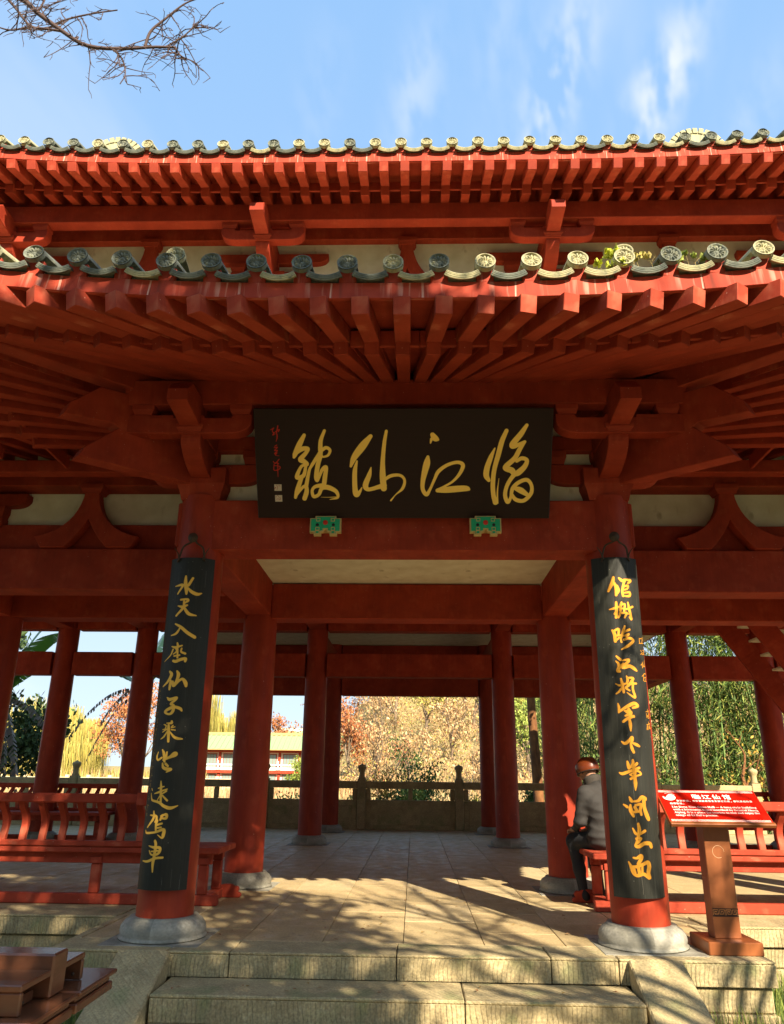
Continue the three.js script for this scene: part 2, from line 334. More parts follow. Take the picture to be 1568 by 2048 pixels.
const beam = (x0, x1, y0, y1, z0, z1, n = 'beam', m = M.red) => slab(n, pav, m, x0, x1, y0, y1, z0, z1, 0.008);
// porch frame
beam(-1.72, 1.72, 3.0, 3.462, -0.15, 0.15);
for (const s of [-1, 1]) {
  slab('beam_end', pav, M.red, s * 1.725, s * 2.005, 3.05, 3.45, -0.11, 0.11, 0.01);
  beam(s * 1.65, s * 1.95, 3.003, 3.46, -2.66, -0.155);
  beam(s * 1.96, s * 4.9, 3.0, 3.452, -1.65, -1.345); beam(s * 5.1, s * 9, 3.0, 3.452, -1.65, -1.345);
  beam(s * 1.955, s * 9, 2.963, 3.4, -2.97, -2.668);
  beam(s * 4.86, s * 5.14, 2.97, 3.4, -2.66, -1.66);
  beam(s * 1.66, s * 1.94, 3.86, 4.14, -8.3, -2.98); beam(s * 5.05, s * 5.33, 3.86, 4.14, -8.3, -2.98); beam(s * 6.64, s * 6.92, 3.86, 4.14, -8.3, -2.98);
  beam(s * 1.67, s * 1.93, 3.44, 3.86, -11.5, -8.62); 
}
beam(-1.645, 1.645, 2.965, 3.4, -2.97, -2.67);
slab('ceiling_panel', pav, M.cream, -1.648, 1.648, 3.41, 3.44, -2.68, -0.152, 0);
for (const s of [-1, 1]) slab('ceiling_panel', pav, M.cream, s * 1.955, s * 9, 3.46, 3.49, -2.67, -1.62, 0);
// rear rows
for (const [a, b] of [[-9, -6.99], [-6.57, -5.4], [-4.98, -2.01], [-1.59, 1.59], [2.01, 4.98], [5.4, 6.57], [6.99, 9]]) { beam(a, b, 2.97, 3.41, -8.6, -8.32); beam(a, b, 3.85, 4.16, -8.6, -8.32); }
for (const [a, b] of [[-4.79, -2.01], [-1.59, 1.59], [2.01, 4.79]]) { beam(a, b, 2.94, 3.33, -11.8, -11.56); beam(a, b, 3.62, 4.1, -11.8, -11.56); }
slab('ceiling_panel', pav, M.cream, -5.3, 5.3, 4.115, 4.15, -11.9, -8.62, 0);
slab('ceiling_boards', pav, M.red, -9, 9, 4.17, 4.2, -8.6, -2.7, 0);
for (const s of [-1, 1]) beam(s * 4.88, s * 5.12, 3.0, 3.35, -11.5, -8.62);
slab('rear_roof', pav, M.red, -5.7, 5.7, 4.32, 4.4, -14.2, -8.3, 0); for (const s of [-1, 1]) slab('rear_roof', pav, M.red, s * 5.71, s * 9, 4.325, 4.4, -9.9, -8.3, 0);
// wall above the inner row
slab('wall_panel', pav, M.cream, -9, 9, 3.45, 5.1, -2.95, -2.86, 0);

// ------------------------------------------------ bracket sets, shared by porch front and upper storey
function armShape(L, h, dip) { const s = new THREE.Shape(); s.moveTo(-L, h); s.lineTo(-L, h * 0.62); s.bezierCurveTo(-L + 0.02, h * 0.15, -L + 0.1, 0, -L + 0.2, 0); s.lineTo(L - 0.2, 0); s.bezierCurveTo(L - 0.1, 0, L - 0.02, h * 0.15, L, h * 0.62); s.lineTo(L, h); if (dip) { s.lineTo(L - 0.16, h); s.lineTo(L - 0.18, h - dip); s.lineTo(0.12, h - dip); s.lineTo(0.1, h); s.lineTo(-0.1, h); s.lineTo(-0.12, h - dip); s.lineTo(-L + 0.18, h - dip); s.lineTo(-L + 0.16, h); } s.closePath(); return s; }
const armWall = extrude(armShape(0.52, 0.185, 0), 0.15), armOut = extrude(armShape(0.52, 0.175, 0.03), 0.13), armTop = extrude(armShape(0.76, 0.145, 0), 0.14);
// a block with a drawn-in foot
const blockGeo = (w, h, d) => { const g = new THREE.BoxGeometry(w, h, d, 1, 4, 1), p = g.attributes.position; for (let i = 0; i < p.count; i++) { const t = p.getY(i) / h + 0.5, k = t > 0.45 ? 1 : 0.8 + 0.2 * Math.pow(t / 0.45, 1.6); p.setX(i, p.getX(i) * k); p.setZ(i, p.getZ(i) * k); } return muv(g, boxTurn++ & 3); };
const capBlock = blockGeo(0.43, 0.29, 0.4), smallBlock = blockGeo(0.2, 0.13, 0.18);
const outArm = (() => { const s = new THREE.Shape(); s.moveTo(-0.25, 0.27); s.lineTo(0.62, 0.27); s.lineTo(0.62, 0.2); s.bezierCurveTo(0.6, 0.1, 0.42, 0.02, 0.24, 0); s.lineTo(-0.25, 0); s.closePath(); const g = extrude(s, 0.17); g.rotateY(-Math.PI / 2); return g; })();
const noseGeo = (() => { const g = extrude([[-0.2, 0.0], [0.6, 0.0], [1.06, 0.05], [1.06, 0.15], [0.95, 0.26], [-0.2, 0.26]], 0.17); g.rotateY(-Math.PI / 2); return g; })();
const angGeo = extrude([[0.1, 3.60], [0.34, 3.60], [1.205, 3.565], [1.16, 3.66], [0.905, 3.91], [0.95, 3.935], [1.365, 3.89], [1.33, 4.0], [1.11, 4.22], [0.78, 4.25], [0.1, 4.3]], 0.15);
function bracketSet(x, dy, dz, corner) {
  const b = part('bracket_set', pav, [x, dy, dz]);
  mesh('cap_block', capBlock, M.red, b, [0, 3.608, 0]);
  mesh('wall_arm', armWall, M.red, b, [0, 3.652, -0.005]);
  mesh('projecting_arm', outArm, M.red, b, [0, 3.652, 0]);
  for (const o of [-0.43, 0, 0.43]) mesh('bearing_block', smallBlock, M.red, b, [o, 3.905, -0.005]);
  mesh('bearing_block', smallBlock, M.red, b, [0, 3.925, 0.58]).scale.set(1.15, 0.5, 1.1);
  mesh('beam_nose', noseGeo, M.red, b, [0, 3.932, 0]);
  mesh('outer_arm', armOut, M.red, b, [0, 3.88, 0.585]);
  for (const o of [-0.42, 0.42]) mesh('bearing_block', smallBlock, M.red, b, [o, 4.1, 0.585]).scale.set(0.95, 0.68, 0.85);
  mesh('wall_arm', armTop, M.red, b, [0, 3.974, -0.002]);
  if (corner) { const a = mesh('corner_cantilever', angGeo, M.red, b, [0, 0, 0]); a.rotation.y = corner < 0 ? -Math.PI * 0.75 : -Math.PI / 4;
    box('corner_arm', b, M.red, 0.5, 0.17, 0.13, corner * 0.4, 3.968, 0.583); }
}
// the inverted-V bracket between columns
const renGeo = (() => { const s = new THREE.Shape(); s.moveTo(-0.085, 0.58); s.bezierCurveTo(-0.11, 0.36, -0.26, 0.17, -0.62, 0.11); s.lineTo(-0.53, 0.0); s.lineTo(-0.25, 0); s.bezierCurveTo(-0.14, 0.1, -0.05, 0.2, 0, 0.3); s.bezierCurveTo(0.05, 0.2, 0.14, 0.1, 0.25, 0); s.lineTo(0.53, 0); s.lineTo(0.62, 0.11); s.bezierCurveTo(0.26, 0.17, 0.11, 0.36, 0.085, 0.58); s.closePath(); return extrude(s, 0.13); })();
function splayBracket(x, y, z) { const b = part('splay_bracket', pav, [x, y, z]); mesh('fork', renGeo, M.red, b).scale.set(0.92, 1.08, 1); mesh('bearing_block', smallBlock, M.red, b, [0, 0.67, 0]).scale.set(1.25, 0.8, 1.1); }

for (const s of [-1, 1]) bracketSet(s * 1.8, 0, 0, s);
// porch wall above the beam
slab('wall_panel', pav, M.cream, -1.72, 1.72, 3.466, 4.8, -0.06, -0.02, 0);
beam(-2.3, 2.3, 4.245, 4.6, -0.08, 0.08, 'tie_beam');
beam(-2.4, 2.4, 4.145, 4.38, 0.52, 0.66, 'purlin_beam');
for (const s of [-1, 1]) beam(s * 2.32, s * 2.46, 4.15, 4.38, -1.4, 0.515, 'purlin_beam');
// wings: plank, plaster, splayed brackets, tie beams
for (const s of [-1, 1]) {
  beam(s * 1.9, s * 9, 3.453, 3.76, -1.56, -1.46, 'plank'); slab('wall_panel', pav, M.cream, s * 1.9, s * 9, 3.6, 5.0, -1.6, -1.562, 0);
  splayBracket(s * 3.45, 3.455, -1.36); splayBracket(s * 6.2, 3.455, -1.36);
  beam(s * 1.9, s * 9, 4.16, 4.32, -1.6, -1.3, 'tie_beam'); beam(s * 2.2, s * 9, 4.11, 4.25, -0.92, -0.78, 'purlin_beam');
  bracketSet(s * 5.0, 0, -1.5, 0);
  slab('porch_side_panel', pav, M.red, s * 1.78, s * 1.82, 3.47, 4.7, -1.5, -0.2, 0.004);
}
// ------------------------------------------------ lower roof: fanned rafters in two layers
const RISE = (a) => 0.13 * Math.pow(Math.min(Math.abs(a), 4.05) / 2.75, 2.6);
const hipB = (a) => Math.max(0, (Math.abs(a) - 1.85) * 0.98);           // rafters stop at the hip
function fan(map, amin, amax, flip) {
  const N = Math.ceil(4.1 / 0.266);
  for (let i = -N; i <= N; i++) {
    const a = 0.016 + i * 0.266; if (a < amin || a > amax || Math.abs(a) > 4.0) continue;
    const fx = (b) => a * (1 - 0.322 * (2.2 - b)), r = RISE(a);
    // flying rafter: outer end at b = 2.2
    const hipF = 0; let b0 = 1.05;
    const solve = (lo) => { let b = lo; for (let k = 0; k < 60 && b < 2.0; k++) { if (b >= hipB(fx(b))) break; b += 0.02; } return b; };
    b0 = solve(b0);
    const P = (b, h, rw) => { const [x, z] = map(fx(b), b); return [x, h + r * rw, z]; };
    if (b0 < 2.0) bar('flying_rafter', pav, M.redWorn, P(2.262, 4.022, 1), P(b0, 4.022 + 0.245 * (2.262 - b0), clamp((b0 - 0.4) / 1.8)), 0.112, 0.125, 0.004);
    const b1 = solve(0.35);
    if (b1 < 1.6) bar('rafter', pav, M.red, P(1.7, 4.06, 0.72), P(b1, 4.06 + 0.33 * (1.7 - b1), clamp((b1 - 0.4) / 1.8)), 0.105, 0.116, 0.005);
  }
  // boards along the eave, in lengths that follow the upturn
  const L = 0.6;
  for (let a = -4.05 + 0.01; a < 4.04; a += L) {
    if (a + L < amin - 0.2 || a > amax + 0.2) continue;
    const e = Math.min(a + L, 4.05), Q = (aa, b, h, rw) => { const [x, z] = map(aa, b); return [x, h + RISE(aa) * rw, z]; };
    bar('eave_board', pav, M.eave, Q(a, 2.228, 4.146, 1), Q(e, 2.228, 4.146, 1), 0.035, 0.118, 0.002);
    bar('rafter_board', pav, M.red, Q(a * 0.84, 1.655, 4.15, 0.72), Q(e * 0.84, 1.655, 4.15, 0.72), 0.03, 0.13, 0.004);
  }
}
fan((a, b) => [a, b], -4.05, 4.05);
for (const s of [-1, 1]) fan((a, b) => [s * (1.8 + b), a - 1.8], 1.9, 4.05);
for (const s of [-1, 1]) { // hip rafters and wing rafters
  bar('hip_rafter', pav, M.red, [s * 4.02, 4.38, 2.18], [s * 1.75, 4.4, 0], 0.16, 0.2, 0.008);
  for (let x = 2.4; x < 8; x += 0.27) { const zs = Math.min(0.68, x - 3.35); if (zs < -1.3) continue; bar('rafter', pav, M.red, [s * x, 4.06 + 0.25 * (0.7 - zs), zs], [s * x, 4.06 + 0.25 * 2.2, -1.5], 0.105, 0.116, 0.005); }
}
{ // roof boarding: one sheet over the rafters, porch hip roof and wing roof joined in their valley
  const deck = (lift, zmax, name) => {
    const nx = 120, nz = 60, X = 9, z0 = -2.9, pos = [], idx = [], ok = [];
    for (let j = 0; j <= nz; j++) for (let i = 0; i <= nx; i++) {
      const x = -X + 2 * X * i / nx, z = z0 + (zmax - z0) * j / nz, ax = Math.abs(x);
      const pO = Math.min(2.24 - z, 4.09 - ax), wO = 0.74 - z; let h = -9;
      if (pO >= -0.001) { const w = clamp((2.24 - pO - 0.4) / 1.8), cr = z > 0 ? Math.min(1, (2.24 - Math.max(0, Math.min(2.24 - z, 4.09 - ax))) / 2.2) : 0; h = 4.0975 + lift + 0.245 * pO + RISE(2.24 - z < 4.09 - ax ? ax : z + 1.8) * w * (cr > 0 ? 1 : 0.4); }
      if (wO >= -0.001) h = Math.max(h, 4.12 + lift + 0.25 * wO);
      ok.push(h > 0); pos.push(x, h > 0 ? h : 4.2, z);
    }
    for (let j = 0; j < nz; j++) for (let i = 0; i < nx; i++) { const q = [j * (nx + 1) + i, j * (nx + 1) + i + 1, (j + 1) * (nx + 1) + i + 1, (j + 1) * (nx + 1) + i]; if (q.every((k) => ok[k])) idx.push(q[0], q[2], q[1], q[0], q[3], q[2]); }
    const g = new THREE.BufferGeometry(); g.setAttribute('position', new THREE.Float32BufferAttribute(pos, 3)); g.setIndex(idx);
    mesh(name, muv(g), name === 'roof_boarding' ? M.red : M.tile[1], pav);
  };
  deck(0.003, 2.24, 'roof_boarding'); deck(0.085, 2.24, 'roof_bedding');
  // inner boarding on the lower rafters
  const pos = [], idx = [], N = 40; for (let i = 0; i <= N; i++) for (const [b, k] of [[1.67, 0.72], [0.3, 0]]) { const e = -4.05 + 8.1 * i / N, a = e * (1 - 0.322 * (2.2 - b)); pos.push(a, 4.121 + 0.33 * (1.7 - b) + RISE(e) * k, b); }
  for (let i = 0; i < N; i++) { const q = i * 2; idx.push(q, q + 1, q + 3, q, q + 3, q + 2); }
  const g = new THREE.BufferGeometry(); g.setAttribute('position', new THREE.Float32BufferAttribute(pos, 3)); g.setIndex(idx); mesh('inner_boarding', muv(g), M.red, pav);
}
// ------------------------------------------------ tiles
const discGeo = (() => { // round tile end with a moulded flower
  const R = 0.067, nr = 12, na = 48, pos = [], idx = [], uv = [];
  const relief = (r, a) => { const t = r / R; if (t > 0.86) return 0.02; if (t > 0.78) return 0.02 * smooth(0.78, 0.86, t); if (t < 0.2) return 0.011 * Math.sqrt(Math.max(0, 1 - (t / 0.2) ** 2)) + 0.002; if (t < 0.27) return 0.0; const k = Math.abs(Math.sin(a * 6)); return 0.02 * Math.pow(k, 0.8) * smooth(0.27, 0.36, t) * smooth(0.78, 0.68, t); };
  for (let i = 0; i <= nr; i++) for (let j = 0; j <= na; j++) { const r = R * i / nr, a = j / na * Math.PI * 2; pos.push(r * Math.cos(a), r * Math.sin(a), relief(r, a)); uv.push(r * Math.cos(a) * 2, r * Math.sin(a) * 2); }
  for (let i = 0; i < nr; i++) for (let j = 0; j < na; j++) { const q = i * (na + 1) + j; idx.push(q, q + na + 1, q + na + 2, q, q + na + 2, q + 1); }
  const g = new THREE.BufferGeometry(); g.setAttribute('position', new THREE.Float32BufferAttribute(pos, 3)); g.setAttribute('uv', new THREE.Float32BufferAttribute(uv, 2)); g.setIndex(idx); g.computeVertexNormals();
  return merged([g, muv(new THREE.CylinderGeometry(R, R, 0.03, 32, 1, true).rotateX(Math.PI / 2).translate(0, 0, -0.003), 0, true)]);
})();
const coverGeo = (len) => { const g = new THREE.CylinderGeometry(0.062, 0.065, len, 20, 1, true, Math.PI / 2, Math.PI).rotateX(Math.PI / 2).translate(0, 0, -len / 2); return muv(g, 0, true); };
const coverLong = coverGeo(1.5);
function dripGeo() { // concave under-tile with a ridged lip
  const R = 0.215, A = 0.53, n = 14, prof = [[0.0, -0.022], [0.010, -0.022], [0.012, -0.013], [0.004, -0.012], [0.012, -0.010], [0.012, -0.002], [0.004, -0.001], [0.012, 0.001], [0.012, 0.008], [0.004, 0.009], [0.011, 0.011], [0.008, 0.017], [-0.03, 0.018], [-0.45, 0.01], [-0.45, -0.006], [-0.02, -0.006], [0.0, -0.022]];
  const pos = [], idx = [];
  for (let i = 0; i <= n; i++) { const a = -A + 2 * A * i / n; for (const [z, r] of prof) { const rad = R - r; pos.push(rad * Math.sin(a), R - rad * Math.cos(a), z); } }
  const m = prof.length; for (let i = 0; i < n; i++) for (let k = 0; k < m - 1; k++) { const q = i * m + k; idx.push(q, q + m, q + m + 1, q, q + m + 1, q + 1); }
  for (const i of [0, n]) for (let k = 1; k < m - 2; k++) idx.push(i * m, i * m + k, i * m + k + 1);
  const g = new THREE.BufferGeometry(); g.setAttribute('position', new THREE.Float32BufferAttribute(pos, 3)); g.setIndex(idx); return muv(g, 0);
}
const drip = [dripGeo(), dripGeo()];
function tileRow(map, turn, x0, pitch, amin, amax, y, b, slope, rise, len, mats, hip) {
  for (let i = Math.ceil((amin - x0) / pitch); x0 + i * pitch <= amax; i++) {
    const a = x0 + i * pitch, [x, z] = map(a, b), t = part('cover_tile', pav, [x, y + 0.15 + rise(a) + rr(-0.004, 0.004), z + 0]);
    const tilt = Math.atan(slope); t.rotation.set(tilt + rr(-0.03, 0.03), 0, rr(-0.05, 0.05)); if (turn) { t.rotation.order = 'YXZ'; t.rotation.y = turn; }
    const m = mats(a); { const e = mesh('tile_end', discGeo, m, t, [0, 0, 0.004]); e.rotation.set(-tilt - 0.2 + rr(-0.06, 0.06), 0, rr(0, 6)); } { const bd = mesh('tile_body', len, m, t); if (!turn) box('tile_stop', pav, M.eave, 0.115, 0.1, 0.03, x, y + 0.072 + rise(a), z - 0.045, 0.004); if (hip) bd.scale.z = clamp((b - (Math.abs(a) - 1.8)) / 1.5, 0.08, 1); }
    const c = a + pitch / 2; if (c > amax) continue; const [dx, dz] = map(c, b + 0.012);
    const d = mesh('drip_tile', drip[i & 1], mats(c), pav, [dx, y + 0.036 + rise(c) + rr(-0.004, 0.003), dz]);
    d.rotation.order = 'YZX'; d.rotation.set(tilt, turn, (rise(c + 0.1) - rise(c - 0.1)) / 0.2 + rr(-0.025, 0.025));
  }
}
const mixTile = (bias) => (a) => M.tile[rnd() < bias(a) ? 1 : 0];
tileRow((a, b) => [a, b], 0, -0.042, 0.3, -3.95, 3.95, 4.185, 2.27, 0.245, RISE, coverLong, mixTile((a) => (a < 0 ? 0.18 : 0.62)), true);
for (const s of [-1, 1]) tileRow((a, b) => [s * (1.8 + b), a - 1.8], s * Math.PI / 2, -0.042, 0.3, 2.3, 3.9, 4.185, 2.27, 0.245, RISE, coverLong, mixTile(() => 0.4), true);

// ------------------------------------------------ upper storey
const UY = 3.566, UZ = -1.95, URISE = (a) => 0.10 * Math.pow(Math.abs(a) / 4.6, 4);
for (const x of [-5.05, -1.8, 1.8, 5.05]) { bracketSet(x, UY, UZ, 0); mesh('upper_post', cbox(0.3, 2.6, 0.3), M.red, pav, [x, 3.46 + UY - 1.3, UZ]); }
slab('wall_panel', pav, M.cream, -9, 9, 4.6, 8.9, UZ - 0.06, UZ - 0.02, 0);
beam(-9, 9, UY + 3.02, UY + 3.46, UZ - 0.15, UZ + 0.15, 'tie_beam');
beam(-9, 9, UY + 4.325, UY + 4.62, UZ - 0.075, UZ + 0.09, 'tie_beam'); beam(-9, 9, UY + 4.145, UY + 4.4, UZ + 0.52, UZ + 0.68, 'purlin_beam');
for (const x of [-3.42, 0, 3.42]) { const b = part('splay_bracket', pav, [x, UY + 3.47, UZ + 0.04]); const f = mesh('fork', renGeo, M.red, b); f.scale.set(0.82, 1.32, 1); mesh('bearing_block', smallBlock, M.red, b, [0, 0.805, 0]).scale.set(1.2, 0.8, 1.1); }
for (let i = -28; i <= 28; i++) {
  const x = -0.02 + i * 0.246, r = URISE(x);
  bar('flying_rafter', pav, M.redWorn, [x, 7.865 + r, -0.565], [x, 7.87 + 0.375 * 0.93 + r * 0.4, -1.5], 0.105, 0.115, 0.005);
  bar('rafter', pav, M.red, [x, 7.91 + r * 0.7, -1.0], [x, 7.91 + 0.375 * 1.2, -2.2], 0.105, 0.115, 0.005);
}
for (let a = -7.2; a < 7.2; a += 0.6) { bar('eave_board', pav, M.eave, [a, 8.005 + URISE(a), -0.59], [a + 0.6, 8.005 + URISE(a + 0.6), -0.59], 0.03, 0.13, 0.004); bar('rafter_board', pav, M.red, [a, 8.0 + URISE(a) * 0.7, -1.04], [a + 0.6, 8.0 + URISE(a + 0.6) * 0.7, -1.04], 0.03, 0.12, 0.004); }
{ // upper roof: boarding under, bedding above, ridge
  const prof = [[-0.57, 7.946], [-1.5, 8.29], [-2.4, 8.66]], top = [[-0.56, 8.07], [-2.4, 8.78], [-3.6, 9.7], [-4.6, 10.8], [-5.4, 12.0], [-6.2, 10.8], [-7.2, 9.7], [-8.6, 8.7], [-10.6, 8.0]];
  const sheet = (pr, name, mat) => { const pos = [], idx = [], n = 32, m = pr.length; for (let i = 0; i <= n; i++) { const x = -7.3 + 14.6 * i / n; pr.forEach(([z, h], k) => pos.push(x, h + URISE(x) * (z > -1.2 ? 1 : 0.3), z)); } for (let i = 0; i < n; i++) for (let k = 0; k < m - 1; k++) { const q = i * m + k; idx.push(q, q + m, q + m + 1, q, q + m + 1, q + 1); } const g = new THREE.BufferGeometry(); g.setAttribute('position', new THREE.Float32BufferAttribute(pos, 3)); g.setIndex(idx); mesh(name, muv(g), mat, pav); };
  sheet(prof, 'roof_boarding', M.red); sheet(top, 'roof_bedding', M.tile[0]);
  slab('rear_wall', pav, M.cream, -7, 7, 4.4, 9, -8.5, -8.4, 0);
  for (const s of [-1, 1]) slab('side_wall', pav, M.cream, s * 7.0, s * 7.1, 4.4, 9, -8.4, -2.3, 0);
  for (const [x, k] of [[-5.65, 0.8], [5.4, 1]]) { // fan-shaped ridge ornaments
    const o = part('ridge_ornament', pav, [x, 12.1, -5.0]);
    const g = new THREE.CylinderGeometry(0.44, 0.44, 0.2, 40, 1, false, 0, Math.PI).rotateZ(Math.PI / 2).rotateY(Math.PI / 2); 
    mesh('fan_plate', lathe([[0, 0.1], [0.5, 0.1], [0.52, 0.08], [0.52, -0.08], [0.5, -0.1], [0, -0.1]], 40).rotateX(Math.PI / 2).translate(0, 0.18 * k, 0), M.tile[1], o);
    const rib = []; for (let i = 0; i < 15; i++) { const a = i / 14 * Math.PI, b = new THREE.BoxGeometry(0.12, 0.085, 0.24); b.translate(0.5, 0, 0); b.rotateZ(a); b.translate(0, 0.18 * k, 0); rib.push(b); } mesh('scallop_rim', merged(rib), M.tile[1], o);
  }
}
tileRow((a, b) => [a, b], 0, -0.065, 0.3, -6.2, 6.2, 8.035, -0.54, 0.375, URISE, coverLong, mixTile((a) => (a < -2.2 ? 0.15 : 0.7)));
// stair inside the hall
{
  const st = part('stair', pav), A = [5.28, 3.3], B = [7.1, 0.6];
  for (const z of [-5.9, -4.9]) bar('stringer', st, M.red, [A[0] - 0.2, A[1] + 0.3, z], [B[0], B[1], z], 0.06, 0.34, 0.006);
  for (let i = 0; i < 13; i++) { const t = i / 12; box('stair_tread', st, M.cream, 0.26, 0.035, 0.98, A[0] + 0.15 + (B[0] - A[0]) * t, A[1] + 0.2 + (B[1] - A[1]) * t, -5.4); }
  for (let i = 0; i < 14; i++) { const t = i / 13; box('baluster', st, M.red, 0.035, 0.75, 0.035, A[0] + 0.1 + (B[0] - A[0]) * t, A[1] + 0.65 + (B[1] - A[1]) * t, -4.9); }
  bar('handrail', st, M.red, [A[0], A[1] + 1.1, -4.9], [B[0], B[1] + 1.05, -4.9], 0.06, 0.07);
}
// ---------------------------------------------------------------- lettering: brush strokes traced as centre lines with widths
// each stroke: x, y, width triples in the coordinates of an enlarged crop (origin ox, oy, scale k) of the photograph
const strokesOf = (ox, oy, k, text) => text.trim().split(/\s*;\s*/).map((s) => s.trim().split(/\s+/).map((t) => { const [x, y, w] = t.split(',').map(Number); return [ox + x / k, oy + y / k, (w ?? 10) / k]; }));
const PLAQUE_INK = [
  ...strokesOf(500, 800, 4.9, `525,340,35 480,430,55 440,520,50 425,560,28;430,540,20 500,480,45 560,475,40 540,520,40 490,580,50 520,600,50 555,630,35 500,650,30 460,730,40 460,765,40 520,740,40 540,660,30 545,640,28;
  500,760,40 460,880,45 440,960,30;440,950,25 500,870,30 545,840,25 550,900,45 530,970,45;725,295,30 690,390,40 685,480,45 690,520,38;690,500,30 740,465,35 780,490,30 760,540,25 710,555,20 690,530,20;685,510,40 620,610,35 570,700,25 555,800,15;
  690,540,40 660,640,45 645,760,45 660,790,25 700,690,35 740,660,40 730,760,45 720,840,45;720,840,50 640,850,35 605,890,30 620,950,35 670,930,35 700,870,40 760,860,50 840,900,40 855,960,25 780,980,8;600,620,15 580,720,12 560,850,12;560,740,25 540,860,35;860,955,12 760,958,6 690,957,4;
  1180,350,40 1100,450,75 1020,560,60 985,650,25;1045,600,20 1025,700,45 1025,850,50 1040,930,55 1075,900,30 1095,860,10;1185,660,10 1165,740,45 1130,840,55 1160,880,40 1260,855,45 1310,840,60;1335,300,30 1315,420,38 1300,600,45 1300,750,60 1310,870,60;
  1310,790,30 1380,745,35 1470,740,30 1515,790,28 1495,870,30 1430,930,12 1380,990,18`),
  ...strokesOf(800, 800, 4.9, `320,335,45 345,370,60 375,385,25;300,420,12 310,380,30;275,555,30 265,620,65 245,700,60 225,800,45 225,880,40 262,930,40 300,870,28 340,780,30 380,700,38 470,635,35 570,610,35 620,640,40 590,720,35 520,800,25 430,855,25 370,890,40;370,890,40 450,885,60 560,875,65 650,870,55 680,880,25;
  935,470,15 895,560,45 860,660,55 850,740,55 875,790,35;1050,295,40 1005,400,50 970,530,50 930,680,45 915,820,45 920,930,45 940,1010,50;960,1015,20 960,900,15 975,770,6;1250,240,35 1190,330,55 1110,430,60 1130,450,45 1230,405,30;1230,405,30 1180,480,45 1130,570,50 1040,660,55 1100,690,60 1120,720,50;
  1150,600,30 1200,570,40 1250,590,40 1230,650,50 1170,710,60 1120,740,45 1060,830,40 1035,930,40 1060,1005,40 1090,960,30 1110,870,40 1170,810,40 1250,785,40 1295,840,35 1290,920,40 1220,990,40 1140,980,40 1095,920,30;1140,870,40 1190,890,60 1250,930,40`)];
const PLAQUE_RED = strokesOf(520, 830, 10.78, `210,310,18 280,270,22 250,330,22 290,400,24 260,420,22 290,370,18;370,220,26 350,330,30 330,400,22;290,370,18 400,300,22 380,350,22;350,400,24 355,480,26 330,570,12;300,670,18 350,640,22;290,700,20 360,690,24 300,760,24 360,760,26 300,830,26 350,810,26 320,860,22 400,880,10;
  270,1000,18 320,1040,26 400,950,22;290,1060,22 290,1190,24 400,1170,24 410,1110,22 300,1090,18;330,1020,20 390,1050,22;370,1040,24 370,1200,22 375,1340,12`);
const LEFT_INK = [
  ...strokesOf(240, 1040, 6.4, `845,720,25 840,800,45 850,900,40 850,945,25;715,850,15 790,830,35 800,850,30 740,945,20;935,745,30 880,830,35 850,850,20;860,860,20 920,920,40 990,950,40 1045,940,15;780,1020,25 860,1015,30 870,1035,30 830,1060,20;820,1040,25 810,1120,35 720,1225,25;745,1100,15 800,1110,35 860,1090,25;820,1120,30 880,1200,40 975,1225,15;710,1330,20 780,1370,35 860,1440,40 955,1500,40;770,1380,20 720,1450,30 655,1480,12`),
  ...strokesOf(300, 1270, 9.31, `510,145,25 520,200,45;410,215,20 480,230,45 600,195,25;430,270,30 380,380,25 270,500,10;480,240,30 500,300,35 430,360,15;590,250,30 580,310,35 655,345,40;515,250,30 510,420,36;450,390,30 550,375,30;430,480,40 480,490,55 570,455,55 660,440,50 655,490,40;
  370,680,35 400,740,60 330,870,45 245,960,25;385,850,40 370,950,50 360,1010,40;505,670,30 530,740,60 490,860,45 440,930,50;420,870,45 440,940,55 540,850,45 610,820,45 660,890,65 670,950,45;
  320,1165,20 370,1200,55 490,1165,40 480,1200,40 390,1280,45 440,1310,40 430,1400,55 390,1460,45 330,1470,35 280,1430,45 360,1370,55 460,1340,50 560,1370,50 590,1410,30;
  405,1605,35 400,1640,40 310,1640,15;260,1665,15 300,1690,25 280,1750,20 235,1760,12;235,1810,15 300,1760,30 360,1740,30;430,1680,20 400,1720,20 465,1710,15;400,1760,25 470,1770,15;345,1680,45 345,1800,55 340,1980,42;320,1800,25 260,1890,30 200,1940,12;370,1800,20 440,1890,40 510,1925,45 600,1935,25`),
  ...strokesOf(260, 1470, 6.607, `375,225,10 355,290,25 370,330,25 420,300,25;430,195,15 450,250,36 455,350,28;490,225,20 480,300,28 500,310,15;440,330,25 530,290,35 590,255,60 615,250,30;430,375,20 440,430,35 490,450,40 540,455,30 480,490,15;470,380,30 500,410,25;
  290,710,12 295,735,10;280,770,10 285,840,20 300,865,25 380,890,30 450,940,35 530,965,38 630,935,12;410,610,12 410,700,32 405,890,28;325,775,10 380,755,25 490,715,15;375,705,15 450,680,15;480,740,22 400,800,15 350,880,10;430,800,20 490,865,25;
  315,1010,20 310,1100,32 230,1220,18;270,1060,15 340,1070,28 350,1110,28 330,1150,18;430,1060,28 400,1120,25;410,1070,20 480,1050,30 475,1100,30 410,1100,20;360,1130,28 345,1180,28 340,1260,25;350,1190,24 420,1170,24;350,1230,20 410,1220,20;205,1260,10 220,1295,25 330,1285,25 440,1250,36 440,1320,38 420,1360,20 365,1320,10;
  330,1400,30 340,1450,35 320,1600,38 300,1700,35 295,1810,15;250,1465,12 310,1485,28 390,1490,32 390,1540,32 350,1580,25 280,1580,20 255,1530,15;280,1540,15 370,1530,20;170,1665,15 230,1670,28 330,1630,28 430,1620,25`)];
